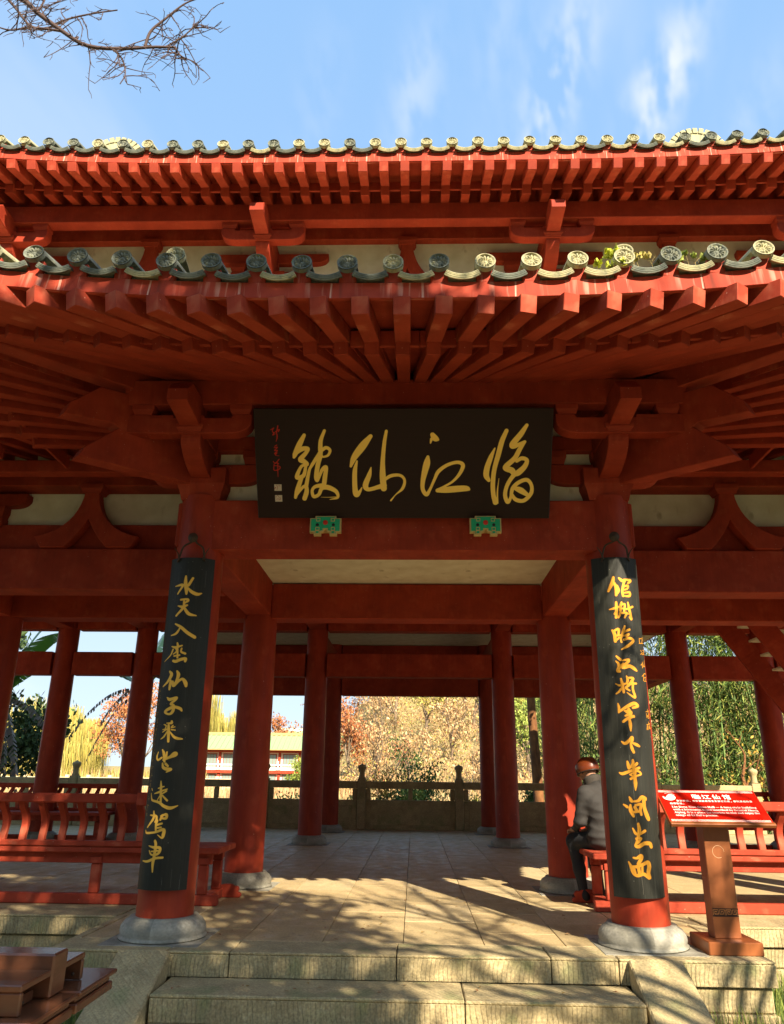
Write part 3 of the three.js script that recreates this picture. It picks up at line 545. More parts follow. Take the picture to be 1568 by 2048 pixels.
const RIGHT_INK = [
  ...strokesOf(1140, 1040, 6.4, `555,730,25 540,800,40 490,910,25;560,800,30 590,860,38 590,960,28;600,840,28 620,900,28 590,960,20;625,740,20 660,770,36 700,780,28;690,760,20 770,775,32 740,810,20;690,790,28 670,900,28 680,970,28;680,850,25 740,840,25 730,880,20 690,890,20;690,930,20 760,925,28 760,970,28 690,970,20;
  505,1145,12 560,1130,25 620,1110,25;590,1050,25 595,1150,34 590,1245,28;600,1150,20 570,1200,20;660,1050,20 650,1090,28 640,1200,24 620,1245,20;650,1080,24 700,1080,24 690,1180,24;650,1130,18 690,1130,18;640,1190,20 720,1190,24 700,1245,20;740,1055,20 760,1150,32 785,1265,28 760,1240,15;720,1140,20 800,1110,25;720,1180,15 745,1200,15;
  540,1410,20 570,1460,36 580,1550,32;560,1420,25 620,1395,28 620,1470,24;590,1480,20 640,1470,20;600,1530,20 640,1500,20 660,1560,20;700,1355,20 680,1430,32 650,1520,20;690,1430,20 760,1400,28;690,1480,20 750,1460,24 720,1490,20;690,1530,25 760,1510,30 810,1545,30 740,1610,32 660,1655,12`),
  ...strokesOf(1180, 1310, 9.31, `490,20,25 560,80,45 570,85,20;480,110,15 530,160,40 540,230,50 520,290,55 550,300,45;600,100,20 700,85,40 720,105,45 660,170,48 610,230,48;610,230,48 650,220,62 740,205,56 820,250,56 870,295,25;550,230,45 620,160,36;
  575,440,30 600,530,46 610,600,46 630,690,38;480,535,15 560,565,34 660,530,32;590,620,38 540,680,30 490,720,20;680,390,20 700,450,38 690,520,38;720,420,30 800,430,38 780,480,45 720,560,38 670,610,38 740,660,20;700,550,30 790,530,38 860,530,30;800,510,38 800,640,38 840,780,40 780,760,28 690,695,12;
  520,900,15 540,980,38 535,1070,25;540,1060,30 620,1000,40 740,930,55 830,900,55 890,950,42 800,980,38;640,1040,20 740,1020,30;720,1000,38 710,1100,46 660,1130,28;680,1060,38 760,1060,46 750,1140,46;620,1240,38 700,1180,46 800,1140,46 820,1150,30;735,1180,30 750,1290,52 760,1410,18;
  590,1610,20 650,1645,45 730,1590,48 780,1530,42 790,1580,38 760,1640,28;755,1640,25 780,1730,48 815,1810,38;800,1640,28 870,1670,48 920,1700,28;
  950,190,10 985,150,12;975,130,8 978,240,12;1010,110,8 1010,215,12;990,180,8 1000,220,10 1040,210,10;1045,170,8 1045,235,10;970,400,8 1020,350,12 1070,390,10;1000,380,8 1000,480,12;1000,430,8 1060,420,10 1060,490,10 1010,490,8;1030,430,8 1035,480,8;
  1040,1060,8 1120,1045,12;1070,1015,8 1075,1060,10;1050,1090,8 1060,1170,10;1080,1080,10 1110,1100,10 1070,1140,12 1120,1140,10;1080,1150,8 1085,1180,10 1115,1170,10;1060,1300,8 1130,1280,10;1070,1300,10 1065,1390,12;1090,1250,8 1110,1340,12 1150,1410,12;1085,1330,8 1085,1390,10;1110,1330,8 1110,1380,10`),
  ...strokesOf(1140, 1040, 6.4, `885,1515,6 890,1570,8;890,1520,6 915,1520,8;925,1505,6 920,1580,8;930,1540,6 955,1545,8 950,1585,7;885,1580,6 955,1585,8;905,1670,7 915,1690,7;905,1720,8 930,1700,6;930,1670,6 960,1680,8;945,1680,6 940,1720,8;925,1725,6 970,1720,8;`.replace(/;$/, '')),
  ...strokesOf(1200, 1520, 7.314, `400,20,20 415,80,38 420,120,28;480,0,25 480,60,38 430,120,20;540,50,34 480,110,28;285,185,15 330,200,34 430,165,34 570,115,34;460,200,20 550,160,24 600,205,20 540,230,20;450,275,28 520,240,32;510,130,38 510,250,38 520,350,42 520,440,12;440,210,20 470,230,20;
  430,540,15 455,590,38 470,610,20;345,650,15 390,680,32 405,690,20;445,655,20 450,730,46 490,820,32;490,605,20 560,595,34 610,545,42 660,560,38 670,580,25;640,590,46 650,700,46 690,820,54 710,865,45;510,690,36 540,740,36;520,660,28 600,650,36 590,720,36 605,800,28;500,760,28 580,750,28;
  560,935,30 575,1020,42 560,1130,32;480,1000,15 520,1070,32 560,1090,25;590,1080,28 660,1035,32;530,1150,25 600,1145,25 560,1210,25;550,1130,25 540,1200,28 525,1255,32 570,1265,42 650,1220,42 730,1225,46 750,1270,42;
  490,1430,20 540,1435,28 600,1405,46 600,1450,42 560,1520,36;420,1490,15 455,1560,34 490,1650,38 550,1690,38 640,1670,38 720,1720,46;460,1560,28 540,1560,36 620,1530,36 700,1500,46 720,1560,50 710,1650,46 730,1720,38;560,1560,36 580,1660,36;620,1540,26 620,1660,26;500,1590,22 520,1650,22`)];
function brush(ctx, strokes, map, color, grow = 1, add = 0) {
  ctx.fillStyle = color;
  for (const s of strokes) {
    const P = s.map(([u, v, w]) => { const [x, y, k] = map(u, v); return [x, y, Math.max(w * k * grow, 1.2) + add]; });
    const c = P.length > 1 ? new THREE.CatmullRomCurve3(P.map((p) => new THREE.Vector3(p[0], p[1], p[2])), false, 'catmullrom', 0.5) : null;
    const n = Math.max(12, P.length * 16); for (let i = 0; i <= n; i++) { const q = c.getPoint(i / n); ctx.beginPath(); ctx.arc(q.x, q.y, Math.max(0.5, q.z / 2), 0, 7); ctx.fill(); }
  }
}
const canvas = (w, h) => { const c = document.createElement('canvas'); c.width = w; c.height = h; return [c, c.getContext('2d')]; };
const canvasTex = (c) => { const t = new THREE.CanvasTexture(c); t.colorSpace = THREE.SRGBColorSpace; t.magFilter = THREE.LinearFilter; return t; };
const dataTex = (c) => { const t = new THREE.CanvasTexture(c); t.magFilter = THREE.LinearFilter; return t; };
const GOLD = '#c9962f', GOLD2 = '#d9a63a';
// ---- the plaque, leaning out from the porch beam
{
  const bl = new THREE.Vector3(-1.25, 3.255, 0.26), tl = new THREE.Vector3(-1.25, 4.05, 0.765), W = 2.5, H = bl.distanceTo(tl), lean = Math.atan2(tl.z - bl.z, tl.y - bl.y);
  const n = new THREE.Vector3(0, -Math.sin(lean), Math.cos(lean)), up = new THREE.Vector3(0, Math.cos(lean), Math.sin(lean));
  const CW = 1536, CH = Math.round(CW * H / W), [c, x] = canvas(CW, CH);
  const map = (u, v) => { const d = ray(u, v), o = camera.position, t = bl.clone().sub(o).dot(n) / d.dot(n), p = d.multiplyScalar(t).add(o).sub(bl); return [p.x / W * CW, CH - p.dot(up) / H * CH, t / FPX / W * CW * 1.0]; };
  x.fillStyle = '#2a1814'; x.fillRect(0, 0, CW, CH);
  for (let i = 0; i < 2600; i++) { x.fillStyle = `rgba(${rnd() < 0.5 ? '20,12,10' : '70,48,38'},${rr(0.03, 0.10)})`; x.fillRect(rnd() * CW, rnd() * CH, rr(20, 220), rr(1, 2)); }
  brush(x, PLAQUE_INK, map, '#ffd468');
  const [c2, x2] = canvas(CW, CH); x2.fillStyle = '#000'; x2.fillRect(0, 0, CW, CH); brush(x2, PLAQUE_INK, map, '#000030');
  for (let i = 0; i < 900; i++) { x.fillStyle = `rgba(120,80,20,${rr(0.05, 0.2)})`; } 
  brush(x, PLAQUE_RED, map, '#b02a1c', 0.9);
  for (const [u0, v0, u1, v1] of [[547, 969.2, 562.2, 982.6], [548.6, 991, 563.6, 1004.4]]) { const [a, b] = map(u0, v0), [e, f] = map(u1, v1); x.fillStyle = '#c9b7a2'; x.fillRect(a, b, e - a, f - b); x.strokeStyle = '#9a4434'; x.lineWidth = 2; for (let i = 0; i < 9; i++) { x.beginPath(); const px = a + rr(4, e - a - 4), py = b + rr(4, f - b - 4); x.moveTo(px, py); x.lineTo(px + rr(-9, 9), py + rr(-9, 9)); x.stroke(); } }
  const p = thing('name_plaque', [0, (bl.y + tl.y) / 2, (bl.z + tl.z) / 2]); p.rotation.x = lean;
  tag(p, 'large dark brown plaque with four gold brush characters over the porch entrance', 'plaque');
  mesh('board', cbox(W, H, 0.05, 0.006), std({ color: 0x2a1c18, roughness: 0.5 }), p, [0, 0, -0.027]);
  mesh('inscription', new THREE.PlaneGeometry(W - 0.014, H - 0.014), phy({ map: canvasTex(c), roughness: 0.55, metalness: 1, metalnessMap: dataTex(c2), specularIntensity: 0.35, bumpMap: rep(T.grain, 8, 3), bumpScale: 0.0006 }), p, [0, 0, 0.0005]);
  // the green rests under it
  const green = std({ color: 0x12a572, roughness: 0.5 }), gilt = std({ color: 0xcdb173, roughness: 0.45, metalness: 0.2 }), redDot = std({ color: 0xc22a12, roughness: 0.5 }), black = std({ color: 0x14100e, roughness: 0.5 });
  for (const u of [650.5, 971.5]) {
    const q = atZ(u, 1049, 0.34), r = thing('plaque_rest', [q.x, q.y, 0.275]); slab('support_bar', r, gilt, -0.03, 0.03, -0.02, 0.01, -0.122, 0.0, 0.004);
    tag(r, u < 800 ? 'green and gold mask-shaped rest under the end of the plaque with red seals' : 'green and gold mask-shaped rest under the plaque end away from the seals', 'plaque rest', 'rests under the plaque');
    const out = (k) => [[-0.125 - k, -0.055 - k], [-0.125 - k, 0.055 + k], [-0.08 - k, 0.055 + k], [-0.08 - k, 0.075 + k], [0.08 + k, 0.075 + k], [0.08 + k, 0.055 + k], [0.125 + k, 0.055 + k], [0.125 + k, -0.055 - k], [0.09 + k, -0.055 - k], [0.09 + k, -0.08 - k], [0.045 - k, -0.08 - k], [0.045 - k, -0.055 - k], [0.02 - k, -0.05 - k], [0.02 - k, -0.03 - k], [-0.02 + k, -0.03 - k], [-0.02 + k, -0.05 - k], [-0.045 + k, -0.055 - k], [-0.045 + k, -0.08 - k], [-0.09 - k, -0.08 - k], [-0.09 - k, -0.055 - k]];
    mesh('backing', extrude(out(0.008), 0.05, 0.003), gilt, r, [0, 0, 0.025]); mesh('face', extrude(out(-0.003), 0.01, 0.001), green, r, [0, 0, 0.0535]);
    mesh('red_boss', new THREE.SphereGeometry(0.022, 18, 10).scale(1, 1, 0.4), redDot, r, [0, 0.02, 0.058]);
    for (const s of [-1, 1]) { mesh('eye', new THREE.SphereGeometry(0.014, 14, 8).scale(1, 1, 0.5), black, r, [s * 0.068, 0.0, 0.058]);
      for (const [a, b] of [[0.062, 0.045], [0.066, -0.066], [0.066, -0.036]]) { const f = part('fret', r, [s * a, b, 0.058]); for (const [w, h, dx, dy] of [[0.034, 0.005, 0, 0.0125], [0.034, 0.005, 0, -0.0125], [0.005, 0.02, -0.0145, 0], [0.005, 0.02, 0.0145, 0]]) box('fret_bar', f, gilt, w, h, 0.006, dx, dy, 0.002, 0.001); } }
  }
}
// ---- the two couplet boards hung on the front columns
function couplet(side, ink, label) {
  const W = 0.372, H = 2.545, R = 0.25, A = Math.asin(W / 2 / R), cx = side < 0 ? -1.787 : 1.757, y0 = 0.345, zb = 0.262, zt = side < 0 ? 0.30 : 0.36, lean = Math.atan2(zt - zb, H);
  const CW = 320, CH = 2048, [c, x] = canvas(CW, CH);
  const map = (u, v) => { const d = ray(u, v), o = camera.position; let z = 0.29, p; for (let k = 0; k < 3; k++) { p = d.clone().multiplyScalar((z - o.z) / d.z).add(o); z = zb + (p.y - y0) * Math.tan(lean) - (R - Math.sqrt(Math.max(0.01, R * R - (p.x - cx) ** 2))); }
    const a = Math.asin(clamp((p.x - cx) / R, -0.78, 0.78)); return [CW / 2 + a / A * CW / 2, CH - (p.y - y0) / H * CH, (o.z - z) / FPX * 1.06 / H * CH]; };
  x.fillStyle = '#25251f'; x.fillRect(0, 0, CW, CH);
  for (let i = 0; i < 1500; i++) { const l = rr(30, 420); x.fillStyle = `rgba(${rnd() < 0.45 ? '120,116,104' : '14,15,17'},${rr(0.02, side < 0 ? 0.09 : 0.14)})`; x.fillRect(rnd() * CW, rnd() * CH - l / 2, rr(0.6, 2.2), l); }
  for (let i = 0; i < 26; i++) { x.fillStyle = `rgba(176,170,154,${rr(0.15, 0.5)})`; const l = rr(10, 120); x.fillRect(rnd() * CW, rnd() < 0.5 ? rr(0, 260) : rr(1700, CH), rr(0.7, 1.6), l); }
  for (let i = 0; i < 40; i++) { x.fillStyle = 'rgba(190,184,170,0.6)'; x.beginPath(); x.arc(rnd() * CW, rnd() * CH, rr(0.7, 2.2), 0, 7); x.fill(); }
  if (side > 0) { x.strokeStyle = 'rgba(190,180,160,0.55)'; x.lineWidth = 1.3; x.beginPath(); let px = 150; x.moveTo(px, 1250); for (let y = 1250; y < CH; y += 25) { px += rr(-2, 2.6); x.lineTo(px, y); } x.stroke(); }
  // small characters down the margin of the left board
  if (side < 0) { x.strokeStyle = '#a9853a'; x.lineWidth = 2.2; for (let k = 0; k < 17; k++) { const y = 880 + k * 47, xx = 20 + rr(-2, 2); for (let s = 0; s < 5; s++) { x.beginPath(); const ax = xx + rr(-9, 9), ay = y + rr(-14, 14); x.moveTo(ax, ay); if (s & 1) x.lineTo(ax + rr(6, 12), ay + rr(-3, 3)); else x.lineTo(ax + rr(-3, 3), ay + rr(8, 18)); x.stroke(); } } }
  brush(x, ink, map, side < 0 ? '#2a2013' : '#7d4a12', 1.0, 3); brush(x, ink, map, side < 0 ? '#e8b44a' : '#dc9a34', 0.98);
  const [c2, x2] = canvas(CW, CH); x2.fillStyle = '#000'; x2.fillRect(0, 0, CW, CH); brush(x2, ink, map, side < 0 ? '#000048' : '#000070', 0.98);
  const t = thing('couplet_board', [cx, y0, zb]); t.rotation.x = lean; tag(t, label, 'couplet board', 'couplet boards on the porch columns');
  const n = 20, front = [], uv = [], idx = [];
  for (let j = 0; j <= 1; j++) for (let i = 0; i <= n; i++) { const a = -A + 2 * A * i / n; front.push(R * Math.sin(a), j * H, R * Math.cos(a) - R); uv.push(i / n, j); }
  for (let i = 0; i < n; i++) idx.push(i, i + 1, i + n + 2, i, i + n + 2, i + n + 1);
  const g = new THREE.BufferGeometry(); g.setAttribute('position', new THREE.Float32BufferAttribute(front, 3)); g.setAttribute('uv', new THREE.Float32BufferAttribute(uv, 2)); g.setIndex(idx); g.computeVertexNormals();
  mesh('inscription', g, phy({ map: canvasTex(c), roughness: 0.5, metalness: 1, metalnessMap: dataTex(c2), specularIntensity: 0.5, bumpMap: rep(T.brush, 3, 6), bumpScale: 0.0012 }), t, [0, 0, 0.0006]);
  const s = new THREE.Shape(); for (let i = 0; i <= n; i++) { const a = -A + 2 * A * i / n; s[i ? 'lineTo' : 'moveTo'](R * Math.sin(a), -(R * Math.cos(a) - R)); } for (let i = n; i >= 0; i--) { const a = -A + 2 * A * i / n; s.lineTo((R - 0.026) * Math.sin(a), -((R - 0.026) * Math.cos(a) - R)); } s.closePath();
  const e = new THREE.ExtrudeGeometry(s, { depth: H, bevelEnabled: false }); e.rotateX(-Math.PI / 2); 
  mesh('board', muv(e), std({ color: 0x201f1d, roughness: 0.6 }), t);
  // iron hanger
  const k = (p, q) => p.map((v) => [v[0] * q, v[1], v[2]]);
  const peg = mesh('peg', lathe([[0, 0.0], [0.036, 0], [0.042, 0.01], [0.042, 0.02], [0, 0.03]], 20).rotateX(Math.PI / 2), M.iron, t, [0.0, H + 0.175, 0.045 - 0.06]); 
  mesh('peg_pin', new THREE.CylinderGeometry(0.008, 0.008, 0.1, 8).rotateX(Math.PI / 2), M.iron, t, [0, H + 0.175, -0.055]);
  mesh('hook_wire', merged([tubeGeo([[-0.115, H - 0.04, 0.015 - 0.03], [-0.10, H + 0.03, -0.02], [-0.075, H + 0.10, -0.015], [-0.015, H + 0.13, 0.0], [0.02, H + 0.15, 0.0], [0.04, H + 0.125, 0.0], [0.09, H + 0.09, -0.01], [0.105, H + 0.02, -0.02], [0.115, H - 0.03, -0.022]], 0.008, 6, 40)]), M.iron, t);
  for (const q of [-1, 1]) mesh('hook_end', tubeGeo([[q * 0.1, H - 0.02, -0.008], [q * 0.118, H + 0.04, -0.008], [q * 0.15, H + 0.085, 0.0]], [0.008, 0.003], 6), M.iron, t);
}
couplet(-1, LEFT_INK, 'curved black board of gold characters hung on the tree-shaded porch column');
couplet(1, RIGHT_INK, 'weathered black board of gold characters on the sunlit porch column beside the red sign');
// ---------------------------------------------------------------- benches with outward-curved slat backs
const slatGeo = (() => { const s = new THREE.Shape(); // side view: x outwards, y up, S-curved
  s.moveTo(0, 0); s.bezierCurveTo(-0.01, 0.12, -0.05, 0.14, -0.01, 0.22); s.bezierCurveTo(0.03, 0.29, 0.1, 0.3, 0.12, 0.37); s.lineTo(0.165, 0.37); s.bezierCurveTo(0.14, 0.28, 0.07, 0.26, 0.04, 0.2); s.bezierCurveTo(0.0, 0.12, 0.04, 0.1, 0.045, 0); s.closePath(); const g = extrude(s, 0.062, 0.004); g.rotateY(-Math.PI / 2); return g; })();
const cloudFoot = extrude((() => { const s = new THREE.Shape(); s.moveTo(-0.02, 0); s.lineTo(0.17, 0); s.bezierCurveTo(0.2, 0.01, 0.18, 0.05, 0.15, 0.05); s.bezierCurveTo(0.18, 0.08, 0.14, 0.115, 0.11, 0.1); s.bezierCurveTo(0.09, 0.13, 0.03, 0.12, -0.02, 0.115); s.closePath(); return s; })(), 0.06, 0.004);
// local frame: runs along x from 0 to len, back towards +z, seat on the -z side; e = which end shows its frame
function bench(pos, turn, len, label, group, cutA = 0, cutB = 0, seatH = 0.5, m = M.redWorn) {
  const b = thing('slat_bench', pos, turn); tag(b, label, 'bench', group);
  slab('seat', b, m, 0, len, seatH - 0.055, seatH, -0.62, 0.11, 0.01);
  slab('apron', b, m, 0.08, len - 0.08, seatH - 0.15, seatH - 0.058, -0.02, 0.03, 0.006); slab('apron', b, m, 0.08, len - 0.08, seatH - 0.15, seatH - 0.058, -0.45, -0.4, 0.006);
  for (const x of [0.13, len - 0.13]) { slab('end_apron', b, m, x - 0.03, x + 0.03, seatH - 0.14, seatH - 0.058, -0.58, -0.46, 0.006); slab('foot_sill', b, m, x - 0.05, x + 0.05, 0, 0.085, -0.56, -0.04, 0.006); }
  slab('ground_sill', b, m, 0, len, 0, 0.09, -0.03, 0.05, 0.008);
  for (let x = cutA && !cutB ? 0.16 : len - 0.16; x > 0.05 && x < len - 0.05; x += cutA && !cutB ? 1.03 : -1.03) { slab('leg', b, m, x - 0.045, x + 0.045, 0.092, seatH - 0.152, -0.03, 0.04, 0.008); slab('leg_head', b, m, x - 0.055, x + 0.055, seatH - 0.15, seatH - 0.09, 0.032, 0.055, 0.004); }
  for (const x of [0.13, len - 0.13]) slab('leg', b, m, x - 0.045, x + 0.045, 0.088, seatH - 0.152, -0.46, -0.39, 0.008);
  const A = cutA, B = len - cutB; slab('back_rail', b, m, A, B, seatH + 0.002, seatH + 0.052, 0.04, 0.125, 0.008);
  slab('top_rail', b, m, A, B, seatH + 0.39, seatH + 0.475, 0.16, 0.25, 0.012);
  for (const x of [A + 0.035, B - 0.035]) slab('rail_end', b, m, x - 0.04, x + 0.05, seatH + 0.37, seatH + 0.49, 0.15, 0.262, 0.008);
  const k = Math.round((B - A) / 0.178); for (let i = 0; i < k; i++) mesh('slat', slatGeo, m, b, [A + 0.06 + (B - A - 0.12) * i / (k - 1), seatH + 0.05, 0.055]);
  for (const [x, q] of [[0.08, Math.PI], [len - 0.08, 0]]) mesh('scroll_foot', cloudFoot, m, b, [x, 0, -0.53], [0, q, 0]);
  return b;
}
bench([-4.86, 0.002, -1.46], 0, 3.12, 'red slat-backed bench in shade behind the tree-shaded porch column', 'benches along the front of the pavilion', 0, 0.72);
bench([1.78, 0.002, -1.5], 0, 3.12, 'sunlit red slat-backed bench behind the red sign, with a man seated on its end', 'benches along the front of the pavilion', 0.6, 0);
bench([-5.42, 0.002, -8.46], Math.PI, 3.4, 'dark slat-backed bench at the back of the hall near the banana plant', 'benches along the back of the hall');
bench([8.8, 0.002, -8.46], Math.PI, 3.4, 'dark slat-backed bench at the back of the hall in front of the bamboo', 'benches along the back of the hall');

// ---------------------------------------------------------------- stone balustrade behind the hall
{
  const dark = M.stone;
  const B = thing('stone_balustrade', [0, 0, -12.72]); tag(B, 'carved stone balustrade with lotus-bud posts at the back edge of the terrace', 'balustrade');
  const fin = lathe([[0, 0], [0.085, 0], [0.085, 0.03], [0.07, 0.045], [0.065, 0.16], [0.08, 0.2], [0.1, 0.24], [0.105, 0.28], [0.085, 0.31], [0.03, 0.33], [0.015, 0.35], [0, 0.355]], 20);
  const P = 2.31; for (let i = -4; i <= 4; i++) { const x = 0.012 + (i - 0.5) * P, p = part('post', B, [x, 0, 0]); mesh('shaft', cbox(0.2, 1.11, 0.2, 0.012), dark, p, [0, 0.555, 0]); mesh('finial', fin, dark, p, [0, 1.11, 0]);
    const x0 = x + 0.105, x1 = x + P - 0.105; if (i === 4) break;
    slab('rail', B, dark, x0, x1, 0.895, 1.062, -0.09, 0.09, 0.012); slab('panel', B, dark, x0, x1, 0, 0.645, -0.06, 0.06, 0.006); slab('panel_moulding', B, dark, x0 + 0.12, x1 - 0.12, 0.1, 0.52, 0.062, 0.075, 0.005);
    for (const [a, b] of [[x0, x0 + 0.11], [x1 - 0.11, x1], [(x0 + x1) / 2 - 0.055, (x0 + x1) / 2 + 0.055]]) slab('upright', B, dark, a, b, 0.647, 0.893, -0.05, 0.05, 0.014);
  }
}
// ---------------------------------------------------------------- information sign
{
  const S = thing('information_sign', [2.365, 0, 0.12]); tag(S, 'bronze information sign with a tilted red panel standing beside the sunlit porch column', 'sign');
  slab('foot', S, M.bronze, -0.19, 0.19, 0, 0.085, -0.2, 0.2, 0.006); slab('post', S, M.bronze, -0.095, 0.095, 0.086, 0.87, -0.07, 0.07, 0.004);
  const [c, x] = canvas(512, 128); x.fillStyle = '#2c140a'; x.fillRect(0, 0, 512, 128); x.strokeStyle = '#b0713c'; x.lineWidth = 11;
  for (let i = 0; i < 4; i++) { const o = i * 128 + 8, f = i & 1 ? (q) => o + 112 - q : (q) => o + q; x.beginPath(); [[4, 106], [4, 24], [106, 24], [106, 88], [36, 88], [36, 50], [76, 50], [76, 66]].forEach(([a, b], k) => x[k ? 'lineTo' : 'moveTo'](f(a), b)); x.stroke(); }
  mesh('fret_band', new THREE.PlaneGeometry(0.186, 0.055), std({ map: canvasTex(c), roughness: 0.4, metalness: 0.2 }), S, [0, 0.255, 0.0712]);
  mesh('ring_mark', new THREE.TorusGeometry(0.042, 0.0012, 5, 40, 5.2), std({ color: 0xd9b28a, roughness: 0.4 }), S, [0.0, 0.66, 0.0705]);
  // tilted desk with the printed panel
  const bt = new THREE.Vector3(0, 0.872, 0.215), tp = new THREE.Vector3(0, 1.092, -0.085), L = bt.distanceTo(tp), tilt = Math.atan2(bt.z - tp.z, tp.y - bt.y);
  const desk = part('desk', S, [0.005, (bt.y + tp.y) / 2, (bt.z + tp.z) / 2]); desk.rotation.x = -tilt;
  mesh('desk_board', cbox(0.76, L, 0.03, 0.004), M.bronze, desk, [0, 0, -0.022]); mesh('ledge', cbox(0.765, 0.03, 0.03, 0.004), M.bronze, desk, [0, -L / 2 - 0.012, -0.012]);
  const W = 1280, H = 640, [k, y] = canvas(W, H); y.fillStyle = '#b3180c'; y.fillRect(0, 0, W, H);
  y.fillStyle = '#e9e0d8'; for (const yy of [18, H - 46]) { for (let i = 0; i < 64; i++) { y.globalAlpha = 0.75; y.fillRect(20 + i * 19.4, yy, 17, 26); y.globalAlpha = 1; y.fillStyle = '#b3180c'; y.fillRect(24 + i * 19.4, yy + 6, 9, 5); y.fillRect(28 + i * 19.4, yy + 15, 9, 5); y.fillStyle = '#e9e0d8'; } y.fillRect(20, yy - 3, W - 40, 4); y.fillRect(20, yy + 26, W - 40, 4); }
  // swan-like emblem
  y.beginPath(); y.ellipse(130, 150, 82, 66, 0, 0, 7); y.fill(); y.fillStyle = '#b3180c'; y.beginPath(); y.ellipse(112, 112, 62, 42, -0.2, 0, 7); y.fill(); y.fillStyle = '#e9e0d8'; y.beginPath(); y.moveTo(96, 140); y.quadraticCurveTo(150, 60, 178, 108); y.quadraticCurveTo(150, 120, 170, 170); y.lineTo(90, 170); y.fill(); y.lineWidth = 5; y.strokeStyle = '#e9e0d8'; y.beginPath(); y.arc(140, 140, 78, -2.2, -0.4); y.stroke();
  // title, four characters drawn with strokes
  y.lineWidth = 13; y.lineCap = 'round'; const G = (ox, list) => list.forEach((s) => { y.beginPath(); s.forEach(([a, b], i) => y[i ? 'lineTo' : 'moveTo'](ox + a, 92 + b)); y.stroke(); });
  G(440, [[[0, 8], [0, 70]], [[22, 0], [22, 84]], [[48, 4], [36, 30]], [[46, 18], [90, 18]], [[56, 30], [72, 40]], [[40, 48], [92, 48], [92, 82], [40, 82], [40, 48]], [[66, 48], [66, 82]]]);
  G(570, [[[4, 10], [16, 20]], [[0, 36], [12, 46]], [[2, 80], [18, 58]], [[34, 18], [88, 18]], [[61, 18], [61, 78]], [[26, 80], [96, 80]]]);
  G(700, [[[24, 2], [4, 42]], [[16, 28], [16, 86]], [[62, 4], [62, 76]], [[38, 34], [38, 78], [90, 78]], [[90, 32], [90, 84]]]);
  G(830, [[[20, 2], [6, 26]], [[14, 16], [36, 16], [30, 28]], [[20, 34], [20, 82], [36, 70]], [[66, 0], [70, 10]], [[46, 26], [46, 14], [94, 14], [94, 24]], [[56, 30], [56, 86]], [[56, 32], [86, 32], [86, 50], [56, 50]], [[56, 62], [90, 62], [90, 84], [56, 84]]]);
  // lines of small characters
  y.lineWidth = 5; const small = (x0, y0, n, gaps) => { for (let i = 0; i < n; i++) { const ox = x0 + i * 41; if (gaps.includes(i)) { y.beginPath(); y.arc(ox + 8, y0 + 30, 3.5, 0, 7); y.stroke(); continue; } const q = 2 + Math.floor(rnd() * 2); for (let s = 0; s < q + 1; s++) { y.beginPath(); y.moveTo(ox + rr(0, 6), y0 + 4 + s * 26 / q); y.lineTo(ox + rr(24, 32), y0 + 4 + s * 26 / q); y.stroke(); } for (let s = 0; s < 2; s++) { const vx = ox + 6 + s * 18 + rr(-4, 4); y.beginPath(); y.moveTo(vx, y0 + rr(0, 6)); y.lineTo(vx + rr(-4, 4), y0 + rr(26, 34)); y.stroke(); } } };
  small(205, 206, 24, [4, 17]); small(105, 262, 5, [4]);
  y.fillStyle = '#efe6dc'; y.font = 'bold 45px serif'; y.textBaseline = 'alphabetic';
  const lines = ['Lin Jiang Xian Guan Hall \u2014 A tang-style building', 'with a horizontal board inscribed by General Zhang', 'Aiping. It is a place for tourists to rest and enjoy the', "songs of Li Bai's poems."]; lines.forEach((t, i) => y.fillText(t, 105, 362 + i * 54, i < 3 ? 1080 : 560));
  mesh('printed_panel', new THREE.PlaneGeometry(0.75, L - 0.004), std({ map: canvasTex(k), roughness: 0.22 }), desk, [0, 0.002, -0.0062]);
}
// ---------------------------------------------------------------- brown litter bin at the corner of the lawn
{
  const B = thing('litter_bin', [-1.71, GROUND, 2.62]); tag(B, 'brown twin litter bin with two moulded lids and a stepped hollow ridge on the lawn', 'litter bin');
  const top = 0.25 - GROUND, lid = (z) => { const l = part('lid', B, [0, top, z]);
    slab('lid_top', l, M.binBrown, -0.36, 0.345, -0.02, 0, -0.22, 0.22, 0.006); slab('lid_cove', l, M.binBrown, -0.34, 0.318, -0.05, -0.0205, -0.198, 0.198, 0.006); slab('lid_lip', l, M.binBrown, -0.35, 0.33, -0.09, -0.0505, -0.212, 0.212, 0.006);
    slab('cabinet', B, M.binBrown, -0.3, 0.12, 0.0, top - 0.092, z - 0.17, z + 0.17, 0.008); };
  lid(-0.232); lid(0.232);
  const R = part('ridge', B, [0.1, top, 0.06]);
  slab('ridge_block', R, M.binBrown, -0.22, 0.165, 0.002, 0.17, -0.075, 0.065, 0.008);
  for (const s of [-1, 1]) { slab('hood_top', R, M.binBrown, -0.215, 0.16, 0.085, 0.112, s < 0 ? -0.29 : 0.067, s < 0 ? -0.077 : 0.33, 0.005); slab('hood_end', R, M.binBrown, -0.215, 0.16, 0.002, 0.084, s < 0 ? -0.288 : 0.3, s < 0 ? -0.26 : 0.328, 0.005); slab('tray', R, M.binBrown, -0.19, 0.1, 0.002, 0.04, s * 0.08, s * 0.22, 0.004); mesh('bolt', new THREE.SphereGeometry(0.008, 8, 6), M.iron, R, [0.13, 0.03, s * 0.24]); }
}
